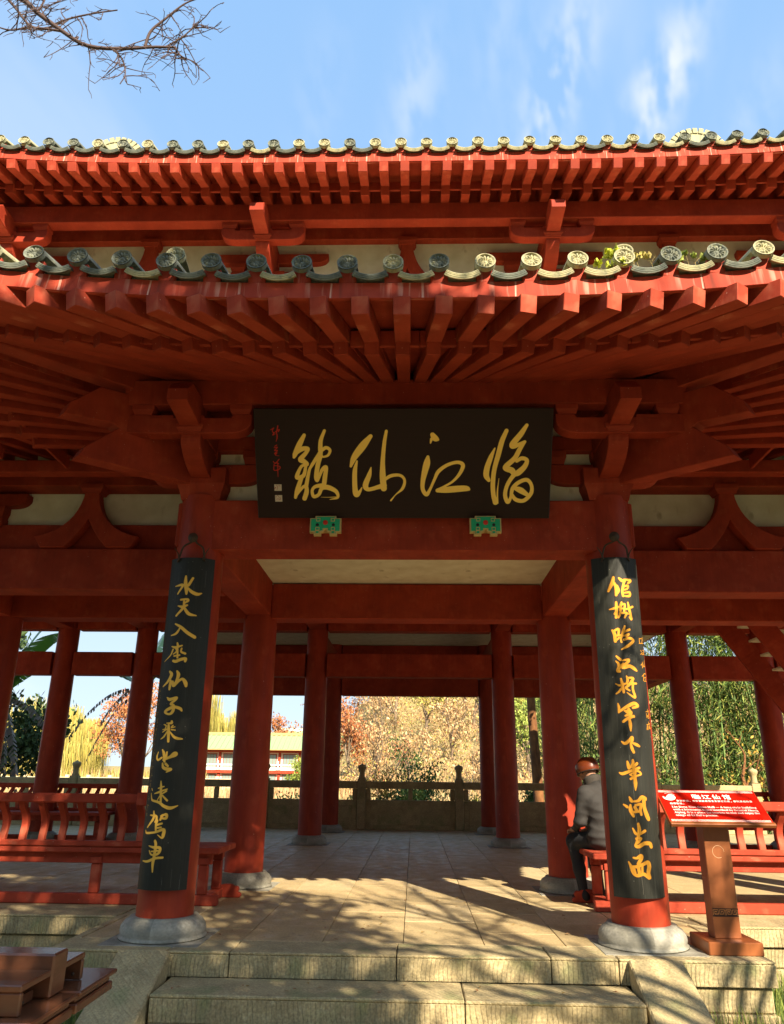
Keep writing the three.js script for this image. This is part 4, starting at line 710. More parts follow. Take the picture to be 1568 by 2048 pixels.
// ---------------------------------------------------------------- seated man
{
  const caps = [];   // [ax,ay,az,ra, bx,by,bz,rb, region]
  const F = new THREE.Vector3(-0.5, 0, -0.866).normalize(), Lf = new THREE.Vector3(-0.866, 0, 0.5).normalize(); // facing, and the man's own left
  const O = new THREE.Vector3(2.02, 0.5, -1.86), at = (f, l, y) => O.clone().addScaledVector(F, f).addScaledVector(Lf, l).setY(O.y + y);
  const C = (a, ra, b, rb, reg) => caps.push([a, ra, b, rb, reg]);
  C(at(-0.02, -0.09, 0.12), 0.135, at(-0.02, 0.09, 0.12), 0.135, 0); C(at(-0.02, -0.04, 0.15), 0.15, at(0.0, -0.04, 0.33), 0.155, 0); C(at(-0.02, 0.04, 0.15), 0.15, at(0.0, 0.04, 0.33), 0.155, 0); C(at(0.02, -0.12, 0.43), 0.125, at(0.02, 0.12, 0.43), 0.125, 0); C(at(0.02, 0, 0.3), 0.16, at(0.06, 0, 0.5), 0.14, 0);
  C(at(0.05, -0.16, 0.53), 0.075, at(0.05, 0.16, 0.53), 0.075, 0); C(at(0.07, 0, 0.55), 0.09, at(0.12, 0, 0.645), 0.075, 0);   // shoulders, collar
  C(at(0.14, 0, 0.64), 0.055, at(0.17, 0, 0.70), 0.055, 2);                                                                 // neck
  C(at(0.2, 0, 0.765), 0.088, at(0.225, 0, 0.735), 0.075, 2); C(at(0.262, 0, 0.69), 0.042, at(0.25, 0, 0.72), 0.06, 2);      // head, chin
  C(at(0.31, 0, 0.735), 0.012, at(0.298, 0, 0.77), 0.009, 2); for (const s of [-1, 1]) C(at(0.205, s * 0.083, 0.725), 0.018, at(0.2, s * 0.086, 0.755), 0.02, 2); // nose, ears
  for (const s of [-1, 1]) {
    const kneeOut = s > 0 ? 0.10 : 0.12;
    C(at(0.05, s * 0.2, 0.52), 0.075, at(0.10, s * 0.235, 0.27), 0.062, 0); C(at(0.10, s * 0.235, 0.27), 0.062, at(0.30, s * 0.12, 0.19), 0.045, 0); // sleeves
    C(at(0.0, s * 0.1, 0.09), 0.1, at(0.37, s * kneeOut, 0.055), 0.075, 1); C(at(0.37, s * kneeOut, 0.055), 0.072, at(0.3, s * kneeOut + 0.01, -0.2), 0.058, 1); C(at(0.3, s * kneeOut + 0.01, -0.2), 0.058, at(0.27, s * kneeOut, -0.41), 0.045, 1);
    C(at(0.24, s * kneeOut, -0.445), 0.042, at(0.37, s * (kneeOut + 0.02), -0.462), 0.036, 3);
    // hand: palm and five fingers resting on the thigh
    const w = at(0.31, s * 0.115, 0.185), pm = at(0.37, s * 0.1, 0.165); C(w, 0.028, pm, 0.03, 2);
    for (let i = 0; i < 4; i++) { const a = at(0.385, s * (0.125 - i * 0.019), 0.165), b = at(0.42, s * (0.125 - i * 0.02), 0.155), c = at(0.435 - Math.abs(i - 1.4) * 0.006, s * (0.125 - i * 0.02), 0.132); C(a, 0.0095, b, 0.009, 2); C(b, 0.009, c, 0.008, 2); }
    C(at(0.35, s * 0.07, 0.165), 0.011, at(0.38, s * 0.05, 0.15), 0.0095, 2);
  }
  const seg = (p, a, ra, b, rb) => { const ab = b.clone().sub(a), t = clamp(p.clone().sub(a).dot(ab) / Math.max(1e-9, ab.lengthSq())); return p.distanceTo(a.clone().addScaledVector(ab, t)) - (ra + (rb - ra) * t); };
  const colors = [[0.026, 0.023, 0.021], [0.012, 0.013, 0.016], [0.34, 0.17, 0.10], [0.015, 0.013, 0.012]];
  const field = (p, want) => { let d = 1e9, reg = 0, best = 1e9; for (const [a, ra, b, rb, g] of caps) { if (want && !want.includes(g)) continue; const q = seg(p, a, ra, b, rb); if (q < best) { best = q; reg = g; } const k = ra < 0.02 ? 0.006 : 0.035, h = clamp(0.5 + 0.5 * (d - q) / k); d = d > 100 ? q : d * (1 - h) + q * h - k * h * (1 - h); }
    if (reg === 0) d += 0.009 * fbm(p.x * 9, p.y * 16, p.z * 9, 3) + 0.010 * Math.abs(Math.sin(p.y * 38 + p.x * 9 + 3 * fbm(p.x * 4, p.y * 4, p.z * 4, 2))) * smooth(1.02, 0.7, p.y); return [d, reg]; };
  const mc = (cx, cy, cz, half, res, want) => {
    const m = new MarchingCubes(res, new THREE.MeshBasicMaterial(), false, false, 200000); m.isolation = 0; const p = new THREE.Vector3(), hs = res / 2;
    for (let k = 0; k < res; k++) for (let j = 0; j < res; j++) for (let i = 0; i < res; i++) { p.set(cx + (i - hs) / hs * half, cy + (j - hs) / hs * half, cz + (k - hs) / hs * half); m.field[k * res * res + j * res + i] = -field(p, want)[0]; }
    m.update(); const n = m.count ?? m.geometry.drawRange.count, P = new Float32Array(n * 3), Cc = new Float32Array(n * 3);
    for (let i = 0; i < n; i++) { p.set(cx + m.positionArray[i * 3] * half, cy + m.positionArray[i * 3 + 1] * half, cz + m.positionArray[i * 3 + 2] * half); P.set([p.x, p.y, p.z], i * 3); const c = colors[field(p, want)[1]], v = 1 + 0.25 * fbm(p.x * 30, p.y * 30, p.z * 30, 2); Cc.set(c.map((q) => q * v), i * 3); }
    const g = new THREE.BufferGeometry(); g.setAttribute('position', new THREE.BufferAttribute(P, 3)); g.setAttribute('color', new THREE.BufferAttribute(Cc, 3)); return g;
  };
  const c0 = at(0.15, 0, 0.2), body = mc(c0.x, c0.y, c0.z, 0.72, 112, [0, 1, 3]), hd = at(0.2, 0, 0.72), head = mc(hd.x, hd.y, hd.z, 0.17, 64, [2]), hn = at(0.38, 0, 0.16), hands = mc(hn.x, hn.y, hn.z, 0.19, 90, [2]);
  const g = mergeGeometries([body, head, hands].map((q) => { q.computeVertexNormals(); return q; }), false);
  const welded = g; 
  const man = thing('person', [0, 0, 0]); tag(man, 'person in a dark grey jacket and orange-brown helmet sitting hunched on the bench end', 'person');
  const bm = mesh('body', welded, std({ vertexColors: true, roughness: 0.85 }), man);
  { // smooth normals by position
    const p = welded.attributes.position, nn = welded.attributes.normal, map = new Map(); const key = (i) => Math.round(p.getX(i) * 5e3) + ',' + Math.round(p.getY(i) * 5e3) + ',' + Math.round(p.getZ(i) * 5e3);
    for (let i = 0; i < p.count; i++) { const k = key(i), v = map.get(k) ?? [0, 0, 0]; v[0] += nn.getX(i); v[1] += nn.getY(i); v[2] += nn.getZ(i); map.set(k, v); }
    for (let i = 0; i < p.count; i++) { const v = map.get(key(i)), l = Math.hypot(...v) || 1; nn.setXYZ(i, v[0] / l, v[1] / l, v[2] / l); }
  }
  // helmet: shell with moulded ribs, and a raised collar
  const h = new THREE.SphereGeometry(0.122, 48, 30, 0, Math.PI * 2, 0, Math.PI * 0.62), hp = h.attributes.position; for (let i = 0; i < hp.count; i++) { const x = hp.getX(i), y = hp.getY(i), z = hp.getZ(i), k = 1 + 0.03 * Math.pow(Math.abs(Math.sin(Math.atan2(x, y + 0.02) * 5)), 6) * smooth(-0.02, 0.05, y); hp.setXYZ(i, x * k * 0.92, y * k * 0.95, z * k * 1.12); } h.computeVertexNormals();
  const hc = at(0.205, 0, 0.765), hm = mesh('helmet', h, std({ color: 0x642c10, roughness: 0.34 }), man, [hc.x, hc.y, hc.z]); hm.rotation.order = 'YXZ'; hm.rotation.set(0.28, Math.atan2(F.x, F.z), 0);
  mesh('helmet_rim', new THREE.TorusGeometry(0.112, 0.008, 8, 40).rotateX(Math.PI / 2).scale(0.93, 1, 1.14).translate(0, -0.043, 0), std({ color: 0x2a1a12, roughness: 0.5 }), hm);
  const cl = at(0.12, 0, 0.615), col = mesh('collar', lathe([[0.1, -0.03], [0.098, 0.05], [0.088, 0.07], [0.08, 0.06], [0.085, -0.03]], 28), std({ color: 0x3a342d, roughness: 0.9, bumpMap: T.cloth, bumpScale: 0.002 }), man, [cl.x, cl.y, cl.z]); col.rotation.order = 'YXZ'; col.rotation.set(0.35, Math.atan2(F.x, F.z), 0);
}
// ---------------------------------------------------------------- vegetation builders
const leafMat = new THREE.MeshPhysicalMaterial({ vertexColors: true, roughness: 0.75, side: THREE.DoubleSide });
// leaves: small folded blades spread through clumps; col: list of linear colours
function leaves(clumps, n, size, slim, col, droop = 0, r = rnd) {
  const pos = new Float32Array(n * 18), cl = new Float32Array(n * 18), q = new THREE.Quaternion(), e = new THREE.Euler(), v = new THREE.Vector3(), tot = clumps.reduce((s, c) => s + c[3] ** 2, 0);
  let o = 0;
  for (const c of clumps) {
    let k = Math.max(1, Math.round(n * c[3] ** 2 / tot));
    while (k-- > 0 && o < n) {
      let x, y, z; do { x = r() * 2 - 1; y = r() * 2 - 1; z = r() * 2 - 1; } while (x * x + y * y + z * z > 1);
      const s = size * (0.6 + 0.8 * r()); e.set((r() - 0.5) * 2.4 + droop, r() * 6.283, (r() - 0.5) * 2.4); q.setFromEuler(e);
      const px = c[0] + x * c[3], py = c[1] + y * c[3] * (c[4] ?? 0.8), pz = c[2] + z * c[3], b = col[Math.floor(r() * col.length)], f = 0.75 + 0.5 * r();
      const P = [[0, -s, 0], [s * slim, 0, s * 0.12], [0, s, 0], [0, -s, 0], [0, s, 0], [-s * slim, 0, s * 0.12]];
      P.forEach((w, i) => { v.set(...w).applyQuaternion(q); pos[o * 18 + i * 3] = px + v.x; pos[o * 18 + i * 3 + 1] = py + v.y; pos[o * 18 + i * 3 + 2] = pz + v.z; cl[o * 18 + i * 3] = b[0] * f; cl[o * 18 + i * 3 + 1] = b[1] * f; cl[o * 18 + i * 3 + 2] = b[2] * f; });
      o++;
    }
  }
  const g = new THREE.BufferGeometry(); g.setAttribute('position', new THREE.BufferAttribute(pos.slice(0, o * 18), 3)); g.setAttribute('color', new THREE.BufferAttribute(cl.slice(0, o * 18), 3)); g.computeVertexNormals(); return g;
}
// limbs by repeated forking; returns geometry and tips
function limbs(base, dir, len, rad, depth, o = {}) {
  const out = [], tips = [], jit = o.jit ?? 0.16, spread = o.spread ?? 0.75, kids = o.kids ?? 3, up = o.up ?? 0.15;
  const grow = (p, d, L, r, k) => {
    const pts = [p.clone()]; let c = p.clone(), dd = d.clone(); const n = 3;
    for (let i = 0; i < n; i++) { dd.add(new THREE.Vector3(rr(-1, 1), rr(-1, 1), rr(-1, 1)).multiplyScalar(k === depth ? jit : 0.16)).add(new THREE.Vector3(0, up * 0.25, 0)).normalize(); c = c.clone().addScaledVector(dd, L / n); pts.push(c); }
    out.push(tubeGeo(pts, [r, r * 0.62], k > 2 ? 7 : 4, k > 1 ? 5 : 3));
    if (k <= 0) { tips.push(c); return; }
    if (k <= 1) tips.push(c);
    const m = kids + (rnd() < 0.4 ? 1 : 0);
    for (let i = 0; i < m; i++) { const t = i === 0 ? 1 : rr(0.35, 0.98), s = pts[Math.min(n, Math.floor(t * n))], nd = dd.clone().add(new THREE.Vector3(rr(-1, 1), rr(-0.7, 0.9), rr(-1, 1)).multiplyScalar(spread * (i ? 1.15 : 0.6))).normalize(); grow(s, nd, L * rr(0.58, 0.82), r * (i ? 0.5 : 0.62), k - 1); }
  };
  grow(new THREE.Vector3(...base), new THREE.Vector3(...dir).normalize(), len, rad, depth);
  return { g: merged(out), tips };
}
function tree(name, label, group, pos, h, crownR, o = {}) {
  const t = thing(name, pos); tag(t, label, 'tree', group);
  const { g, tips } = limbs([0, 0, 0], o.dir ?? [0, 1, 0], h * (o.stem ?? 0.38), o.rad ?? h * 0.022, o.depth ?? 3, o);
  mesh('trunk', g, o.bark ?? M.bark, t);
  if (o.n) { const cl = tips.map((p) => [p.x, p.y, p.z, crownR * rr(0.16, 0.34)]); mesh('crown', leaves(cl, o.n, o.size ?? 0.09, o.slim ?? 0.5, o.col, o.droop), leafMat, t); }
  return t;
}
const COL = {
  orange: [[0.42, 0.14, 0.04], [0.34, 0.10, 0.03], [0.46, 0.2, 0.06], [0.3, 0.12, 0.05]], tan: [[0.48, 0.31, 0.14], [0.42, 0.25, 0.11], [0.54, 0.38, 0.19], [0.38, 0.22, 0.10]],
  yellow: [[0.42, 0.33, 0.06], [0.36, 0.3, 0.05], [0.3, 0.28, 0.06], [0.45, 0.36, 0.1]], lime: [[0.26, 0.32, 0.05], [0.32, 0.36, 0.07], [0.19, 0.25, 0.035]],
  green: [[0.06, 0.12, 0.02], [0.10, 0.17, 0.03], [0.045, 0.09, 0.016], [0.13, 0.19, 0.035]], dark: [[0.03, 0.06, 0.015], [0.05, 0.09, 0.02]], gold: [[0.45, 0.27, 0.04], [0.38, 0.22, 0.03]],
};
// ---------------------------------------------------------------- far side: lake, bank, hillside
{
  const w = new THREE.PlaneGeometry(420, 52); w.rotateX(-Math.PI / 2); w.translate(0, -1.0, -40);
  structure('lake', w, std({ color: 0x39412c, roughness: 0.08, metalness: 0, bumpMap: rep(T.grain, 60, 20), bumpScale: 0.02 }));
  const nx = 70, nz = 44, g = new THREE.PlaneGeometry(420, 190, nx, nz); g.rotateX(-Math.PI / 2); g.translate(0, 0, -147);
  const p = g.attributes.position, cl = new Float32Array(p.count * 3); for (let i = 0; i < p.count; i++) { const x = p.getX(i), z = p.getZ(i), d = -52 - z, xb = 0.1 - 12.4 * (6.4 - z) / 118.4, s = smooth(xb - 0.5, xb + 7, x), hgt = -1.5 + 1.2 * smooth(0, 6, d) + s * clamp(d - 6, 0, 74) * 0.24 + (1 - s) * Math.max(0, d - 66) * 0.03 + (0.3 + 0.8 * s) * fbm(x * 0.06, z * 0.06, 3, 3); p.setY(i, hgt);
    const k = clamp(0.5 + 1.4 * fbm(x * 0.09, z * 0.09, 7, 3)), c = mix3([0.34, 0.22, 0.10], [0.28, 0.24, 0.08], k); cl.set(c, i * 3); }
  g.setAttribute('color', new THREE.BufferAttribute(cl, 3)); g.computeVertexNormals(); structure('hillside', g, std({ vertexColors: true, roughness: 1, bumpMap: rep(T.grain, 80, 40), bumpScale: 0.3 }));
  const gg = new THREE.PlaneGeometry(420, 9, 60, 6); gg.rotateX(-Math.PI / 2); gg.translate(0, -0.75, -17.5); const q = gg.attributes.position; for (let i = 0; i < q.count; i++) q.setY(i, GROUND - 0.06 - 0.7 * smooth(-17, -21.6, q.getZ(i)) + 0.1 * fbm(q.getX(i) * 0.5, q.getZ(i) * 0.5, 2, 3)); gg.computeVertexNormals(); structure('shore', muv(gg, 0, true), std({ map: T.lawn, color: 0xffe0b0, roughness: 1 }));
}
const hillY = (x, z) => { const d = -52 - z, xb = 0.1 - 12.4 * (6.4 - z) / 118.4, s = smooth(xb - 0.5, xb + 7, x); return -1.5 + 1.2 * smooth(0, 6, d) + s * clamp(d - 6, 0, 74) * 0.24 + (1 - s) * Math.max(0, d - 66) * 0.03 + (0.3 + 0.8 * s) * fbm(x * 0.06, z * 0.06, 3, 3); };
// reeds along the far bank, and dry scrub on the slope
function blades(name, label, n, place, hgt, wid, col) {
  const pos = new Float32Array(n * 9), cl = new Float32Array(n * 9);
  for (let i = 0; i < n; i++) { const [x, y, z] = place(), h = hgt * rr(0.6, 1.3), w = wid * rr(0.6, 1.3), a = rnd() * 3.14, lx = rr(-0.25, 0.25) * h, lz = rr(-0.25, 0.25) * h, c = col[Math.floor(rnd() * col.length)], f = rr(0.75, 1.25); pos.set([x - Math.cos(a) * w, y, z - Math.sin(a) * w, x + Math.cos(a) * w, y, z + Math.sin(a) * w, x + lx, y + h, z + lz], i * 9); for (let k = 0; k < 3; k++) cl.set(c.map((v) => v * f), i * 9 + k * 3); }
  const g = new THREE.BufferGeometry(); g.setAttribute('position', new THREE.BufferAttribute(pos, 3)); g.setAttribute('color', new THREE.BufferAttribute(cl, 3)); g.computeVertexNormals();
  const m = mesh(name, g, leafMat, scene); tag(m, label, name.replace('_', ' '), null, 'stuff'); return m;
}
blades('reeds', 'dry tan reeds along the far bank of the lake', 16000, () => { const x = rr(-60, 30), z = rr(-66, -52.5); return [x, hillY(x, z) - 0.1, z]; }, 0.75, 0.05, COL.tan);
{ // low brush all over the slope: one leafy mass
  const cl = []; for (let i = 0; i < 2600; i++) { const z = rr(-140, -58), x = rr(0.1 - 11.8 * (6.4 - z) / 118.4, 56), r = rr(0.6, 1.6); cl.push([x, hillY(x, z) + r * 0.5, z, r, 0.9]); }
  const m = mesh('brush', leaves(cl, 130000, 0.13, 0.4, [...COL.tan, ...COL.tan, ...COL.tan, ...COL.yellow, COL.orange[3]]), leafMat, scene); tag(m, 'dry tan brush covering the slope beyond the lake', 'brush', null, 'stuff');
}
blades('shore_grass', 'pale grass on the near shore behind the balustrade', 9000, () => { const x = rr(-16, 16), z = rr(-20.5, -13.6); return [x, GROUND - 0.1 - 0.7 * smooth(-17, -21.6, z), z]; }, 0.5, 0.014, [...COL.yellow, ...COL.lime, ...COL.tan]);
blades('bank_scrub', 'dry yellow scrub behind the pale bank railing', 12000, () => { const z = rr(-130, -70), x = rr(-100, 0.1 - 31 * (6.4 - z) / 118.4); return [x, hillY(x, z) - 0.1, z]; }, 1.9, 0.12, [...COL.tan, ...COL.yellow]);
// stone railing far across the water
{
  const pale = std({ map: T.cream, color: 0xfff2dc, roughness: 0.9 }), B = thing('bank_railing', [-46, -0.2, -67]); tag(B, 'pale stone railing along the bank across the lake', 'railing');
  for (let i = 0; i <= 15; i++) { box('post', B, pale, 0.3, 1.25, 0.3, i * 2, 0.62, 0); if (i < 15) { box('rail', B, pale, 1.68, 0.2, 0.18, i * 2 + 1, 0.95, 0); box('panel', B, pale, 1.68, 0.42, 0.12, i * 2 + 1, 0.28, 0); box('upright', B, pale, 0.25, 0.3, 0.12, i * 2 + 1, 0.68, 0); } }
}
// two-storey red house across the lake
{
  const H = thing('lake_house', [-23, -1.3, -112]); tag(H, 'red two-storey house with white balcony and green roof across the lake', 'house');
  const red = M.redWorn, white = std({ color: 0xe8e2d6, roughness: 0.8 }), glass = std({ color: 0x7d8c86, roughness: 0.15 }), green = std({ color: 0x86a873, roughness: 0.7 }), yel = std({ color: 0xb59a63, roughness: 0.8 });
  slab('wall', H, white, -12, 12, 0, 6.0, -6, -0.4, 0.02); slab('floor_band', H, red, -12.3, 12.3, 2.75, 3.2, -6, 0.3, 0.03); slab('eave_band', H, red, -12.4, 12.4, 5.7, 6.05, -6, 0.6, 0.03); slab('sill_band', H, red, -12, 12, 0, 0.35, -0.4, 0.1, 0.02);
  for (let i = 0; i <= 8; i++) slab('pillar', H, red, -12 + i * 3 - 0.18, -12 + i * 3 + 0.18, 0.35, 5.7, -0.39, 0.0, 0.02);
  for (let i = 0; i < 8; i++) { const x = -12 + i * 3; for (const [y0, y1] of [[0.7, 2.6], [3.4, 5.5]]) { const w = part('window', H); slab('frame', w, red, x + 0.45, x + 2.55, y0 - 0.1, y1 + 0.05, -0.398, -0.33, 0.01); for (let k = 0; k < 4; k++) slab('pane', w, glass, x + 0.55 + k * 0.48, x + 0.99 + k * 0.48, y0, y1 - 0.05, -0.328, -0.31, 0.004); } slab('balcony_rail', H, white, x + 0.05, x + 2.95, 3.85, 4.05, 0.32, 0.45, 0.01); slab('balcony_panel', H, white, x + 0.05, x + 2.95, 3.25, 3.6, 0.32, 0.42, 0.01); slab('balcony_post', H, white, x - 0.15, x + 0.03, 3.22, 4.5, 0.3, 0.5, 0.01); }
  const rf = part('roof', H); for (let i = 0; i < 34; i++) { const x = -13 + i * 0.78; bar('roof_rib', rf, i % 3 ? green : green, [x, 6.15, 1.2], [x, 8.4, -3.4], 0.3, 0.14, 0.02); } mesh('roof_slope', extrude([[1.2, 6.08], [-3.4, 8.35], [-7, 6.0]], 26.4, 0).rotateY(-Math.PI / 2), green, rf); slab('eave_edge', rf, yel, -13.2, 13.2, 6.02, 6.14, 1.2, 1.35, 0.01); slab('ridge', rf, yel, -13.2, 13.2, 8.35, 8.75, -3.6, -3.2, 0.03);
  const U = thing('hill_pavilion', [-17, 2.4, -126]); tag(U, 'pale building with a green roof above and behind the red house', 'house'); slab('wall', U, white, -6, 6, 0, 3.6, -5, 0, 0.02); mesh('roof_slope', extrude([[1.2, 3.6], [-2.6, 6.1], [-6, 3.5]], 14, 0).rotateY(-Math.PI / 2), green, U); slab('ridge', U, white, -7, 7, 6.0, 6.5, -2.9, -2.4, 0.03); slab('ridge_end', U, white, 2.0, 2.7, 6.5, 7.6, -2.9, -2.4, 0.05); slab('eave_edge', U, yel, -7, 7, 3.45, 3.62, 1.2, 1.34, 0.01);
}
// willows: weeping strands
function willow(pos, h, r, n, label) {
  const t = thing('willow_tree', pos); tag(t, label, 'tree', 'willows across the lake'); const { g, tips } = limbs([0, 0, 0], [0, 1, 0], h * 0.4, h * 0.03, 2, { spread: 0.9, kids: 4, up: 0.3 }); mesh('trunk', g, M.bark, t);
  const p = [], c = []; for (let i = 0; i < n; i++) { const b = tips[Math.floor(rnd() * tips.length)], x = b.x + rr(-1, 1) * r * 0.35, z = b.z + rr(-1, 1) * r * 0.35, y = b.y + rr(-0.5, 1.2), L = rr(0.35, 0.95) * (y + 0.2), w = rr(0.015, 0.045), a = rnd() * 3.14, col = COL.yellow[Math.floor(rnd() * 4)], f = rr(0.7, 1.2), dx = rr(-0.4, 0.4); p.push(x - Math.cos(a) * w, y, z - Math.sin(a) * w, x + Math.cos(a) * w, y, z + Math.sin(a) * w, x + dx, y - L, z); for (let k = 0; k < 3; k++) c.push(col[0] * f, col[1] * f, col[2] * f); }
  const q = new THREE.BufferGeometry(); q.setAttribute('position', new THREE.Float32BufferAttribute(p, 3)); q.setAttribute('color', new THREE.Float32BufferAttribute(c, 3)); q.computeVertexNormals(); mesh('crown', q, leafMat, t);
}
const far = (u, z) => { const p = atZ(u, 1555, z); return [p.x, hillY(p.x, z) - 0.15, z]; };
willow(far(435, -124), 15, 6, 8000, 'tall yellow willow rising behind the red house across the lake');
willow(far(120, -80), 9.5, 3.6, 6000, 'yellow-green willow behind the pale bank railing'); willow(far(20, -84), 11, 4, 6000, 'yellow-green willow behind the pale bank railing'); willow(far(190, -94), 10, 4, 6000, 'yellow willow under the orange tree across the lake');
const acr = 'trees across the lake';
tree('autumn_tree', 'orange autumn tree rising above the willows across the lake', acr, far(240, -84), 14, 5.5, { n: 4500, size: 0.16, col: COL.orange, depth: 3 });
tree('autumn_tree', 'orange autumn tree behind the roof of the red house', acr, far(560, -122), 12, 5, { n: 3000, size: 0.2, col: COL.orange });
tree('autumn_tree', 'rust-coloured autumn tree beside the pale hill building', acr, far(610, -124), 12, 5, { n: 3000, size: 0.2, col: COL.orange });
tree('lakeside_tree', 'small green tree in front of the red house', acr, far(600, -72), 4.6, 2.6, { n: 2600, size: 0.11, col: COL.lime, stem: 0.3 });
tree('bare_tree', 'thin bare tree on the bank at the end of the pale railing', acr, far(330, -72), 4.2, 2.4, { n: 500, size: 0.08, col: COL.lime, depth: 4 });
const slope = 'autumn trees on the slope beyond the lake';
for (const [u, z, h, c, n, lab] of [[700, -74, 9, 'orange', 2600, 0], [745, -66, 8, 'tan', 700, 1], [790, -90, 11, 'tan', 2400, 0], [850, -80, 10, 'yellow', 2200, 2], [905, -70, 8, 'tan', 900, 1], [950, -86, 10, 'yellow', 2200, 2], [660, -95, 11, 'orange', 2200, 0], [1020, -78, 10, 'yellow', 2400, 2], [880, -104, 12, 'tan', 2200, 0], [740, -108, 12, 'orange', 2200, 0], [820, -62, 6, 'tan', 500, 1], [960, -60, 6, 'tan', 500, 1], [1060, -64, 9, 'lime', 2400, 2], [1120, -70, 10, 'lime', 2400, 2], [800, -118, 11, 'tan', 2200, 0], [840, -112, 11, 'yellow', 2200, 2], [900, -120, 12, 'tan', 2200, 0], [760, -98, 10, 'tan', 2000, 0], [930, -100, 11, 'yellow', 2200, 2], [690, -118, 12, 'orange', 2200, 0]])
  tree('slope_tree', ['rust and tan leaved tree on the slope beyond the lake', 'nearly bare tan tree on the slope beyond the lake', 'yellow-green leaved tree on the slope beyond the lake'][lab], slope, far(u, z), h, h * 0.42, { n, size: 0.15, col: COL[c], depth: 3, kids: 3 });
// shrubs and trees on the near shore
const near = (u, z) => { const p = atZ(u, 1600, z); return [p.x, GROUND - 0.1 - 0.6 * smooth(-17, -21.6, z), z]; };
function shrub(u, z, h, r, col, n, label, size = 0.05) { const t = thing('shrub', near(u, z)); tag(t, label, 'shrub', 'shrubs on the near shore'); const { g, tips } = limbs([0, 0, 0], [0, 1, 0], h * 0.5, 0.03, 2, { kids: 4, spread: 0.8 }); mesh('stems', g, M.twig, t); mesh('foliage', leaves(tips.map((p) => [p.x, p.y, p.z, r * rr(0.25, 0.5)]), n, size, 0.5, COL[col]), leafMat, t); }
shrub(830, -20.5, 3.3, 1.1, 'green', 3000, 'tall dark green shrub behind the middle of the balustrade'); shrub(790, -21, 1.9, 1.1, 'green', 2200, 'dark green shrub beside the tall one behind the balustrade');
shrub(860, -19.5, 1.9, 0.7, 'lime', 1500, 'bright green shrub in front of the tall dark one'); shrub(750, -20, 2.1, 0.9, 'gold', 1600, 'golden-leaved shrub behind the balustrade');
shrub(705, -19, 1.3, 0.9, 'yellow', 1500, 'low yellow shrub behind the balustrade'); shrub(930, -20, 1.5, 1.1, 'yellow', 1800, 'low yellow-green shrub behind a balustrade post'); shrub(880, -18, 1.1, 0.9, 'lime', 1500, 'low bright green shrub behind the balustrade'); shrub(1050, -18, 1.6, 0.9, 'green', 1800, 'green shrub at the foot of the orange-barked tree');
shrub(580, -19, 1.2, 0.9, 'lime', 1000, 'low leafy shrub in front of the view to the red house'); shrub(1200, -16, 2.2, 1.0, 'green', 2000, 'dense green shrub behind the seated man'); shrub(1335, -15.5, 1.9, 0.9, 'green', 2200, 'dense green shrub beside the bamboo');
tree('bare_sapling', 'leafless reddish sapling on the near shore', 'saplings on the near shore', near(760, -22), 5.2, 2, { depth: 5, rad: 0.045, stem: 0.3, kids: 2, n: 260, size: 0.05, col: COL.orange, bark: M.twig });
tree('bare_sapling', 'leafless pale sapling on the near shore behind a balustrade post', 'saplings on the near shore', near(935, -21), 5, 2, { depth: 5, rad: 0.04, stem: 0.3, kids: 2, n: 260, size: 0.05, col: COL.yellow });
tree('orange_barked_tree', 'straight tree with sunlit orange bark behind the balustrade', null, near(1082, -17), 11, 3.2, { rad: 0.17, stem: 0.55, depth: 3, n: 2600, size: 0.09, col: COL.lime, bark: M.barkOrange, dir: [-0.03, 1, 0], jit: 0.03 });
tree('twisted_tree', 'small bare forked tree with pale bark in front of the bamboo', null, near(1492, -14.2), 3.6, 1.6, { rad: 0.11, stem: 0.3, depth: 5, kids: 2, spread: 0.95, n: 260, size: 0.06, col: COL.gold, bark: M.barkOrange });
// bamboo
for (const [u, z, lab] of [[1195, -20, 'bamboo clump behind the green shrub and seated man'], [1300, -17.6, 'bamboo clump next to the couplet board in sunlight'], [1400, -17, 'bamboo clump with upright culms behind the twisted tree'], [1480, -18, 'bamboo clump under the hall stair'], [1560, -16.6, 'bamboo clump farthest along the hall bench'], [1650, -17.5, 'bamboo clump beyond the end of the hall'], [1130, -24, 'bamboo clump beyond the orange-barked tree']]) {
  const t = thing('bamboo_clump', near(u, z)); tag(t, lab, 'bamboo', 'bamboo behind the hall'); const cm = std({ color: 0x6f8a4a, roughness: 0.5 }), cl = [];
  for (let i = 0; i < 11; i++) { const x = rr(-1, 1), zz = rr(-0.8, 0.8), hh = rr(6, 9), bx = x + rr(-0.9, 0.9), bz = zz + rr(-0.4, 0.9); mesh('culm', tubeGeo([[x, 0, zz], [x + (bx - x) * 0.3, hh * 0.5, zz + (bz - zz) * 0.3], [bx, hh, bz]], [0.035, 0.012], 6, 8), cm, t); for (let k = 2; k < 12; k++) { const f = k / 12; cl.push([x + (bx - x) * f * f + rr(-0.5, 0.5), hh * f + rr(-0.3, 0.3), zz + (bz - zz) * f * f + rr(-0.3, 0.6), rr(0.4, 0.75), 0.8]); } }
  mesh('foliage', leaves(cl, 8000, 0.12, 0.13, [...COL.lime, ...COL.green, ...COL.green, COL.yellow[2]], 0.5), leafMat, t);
}
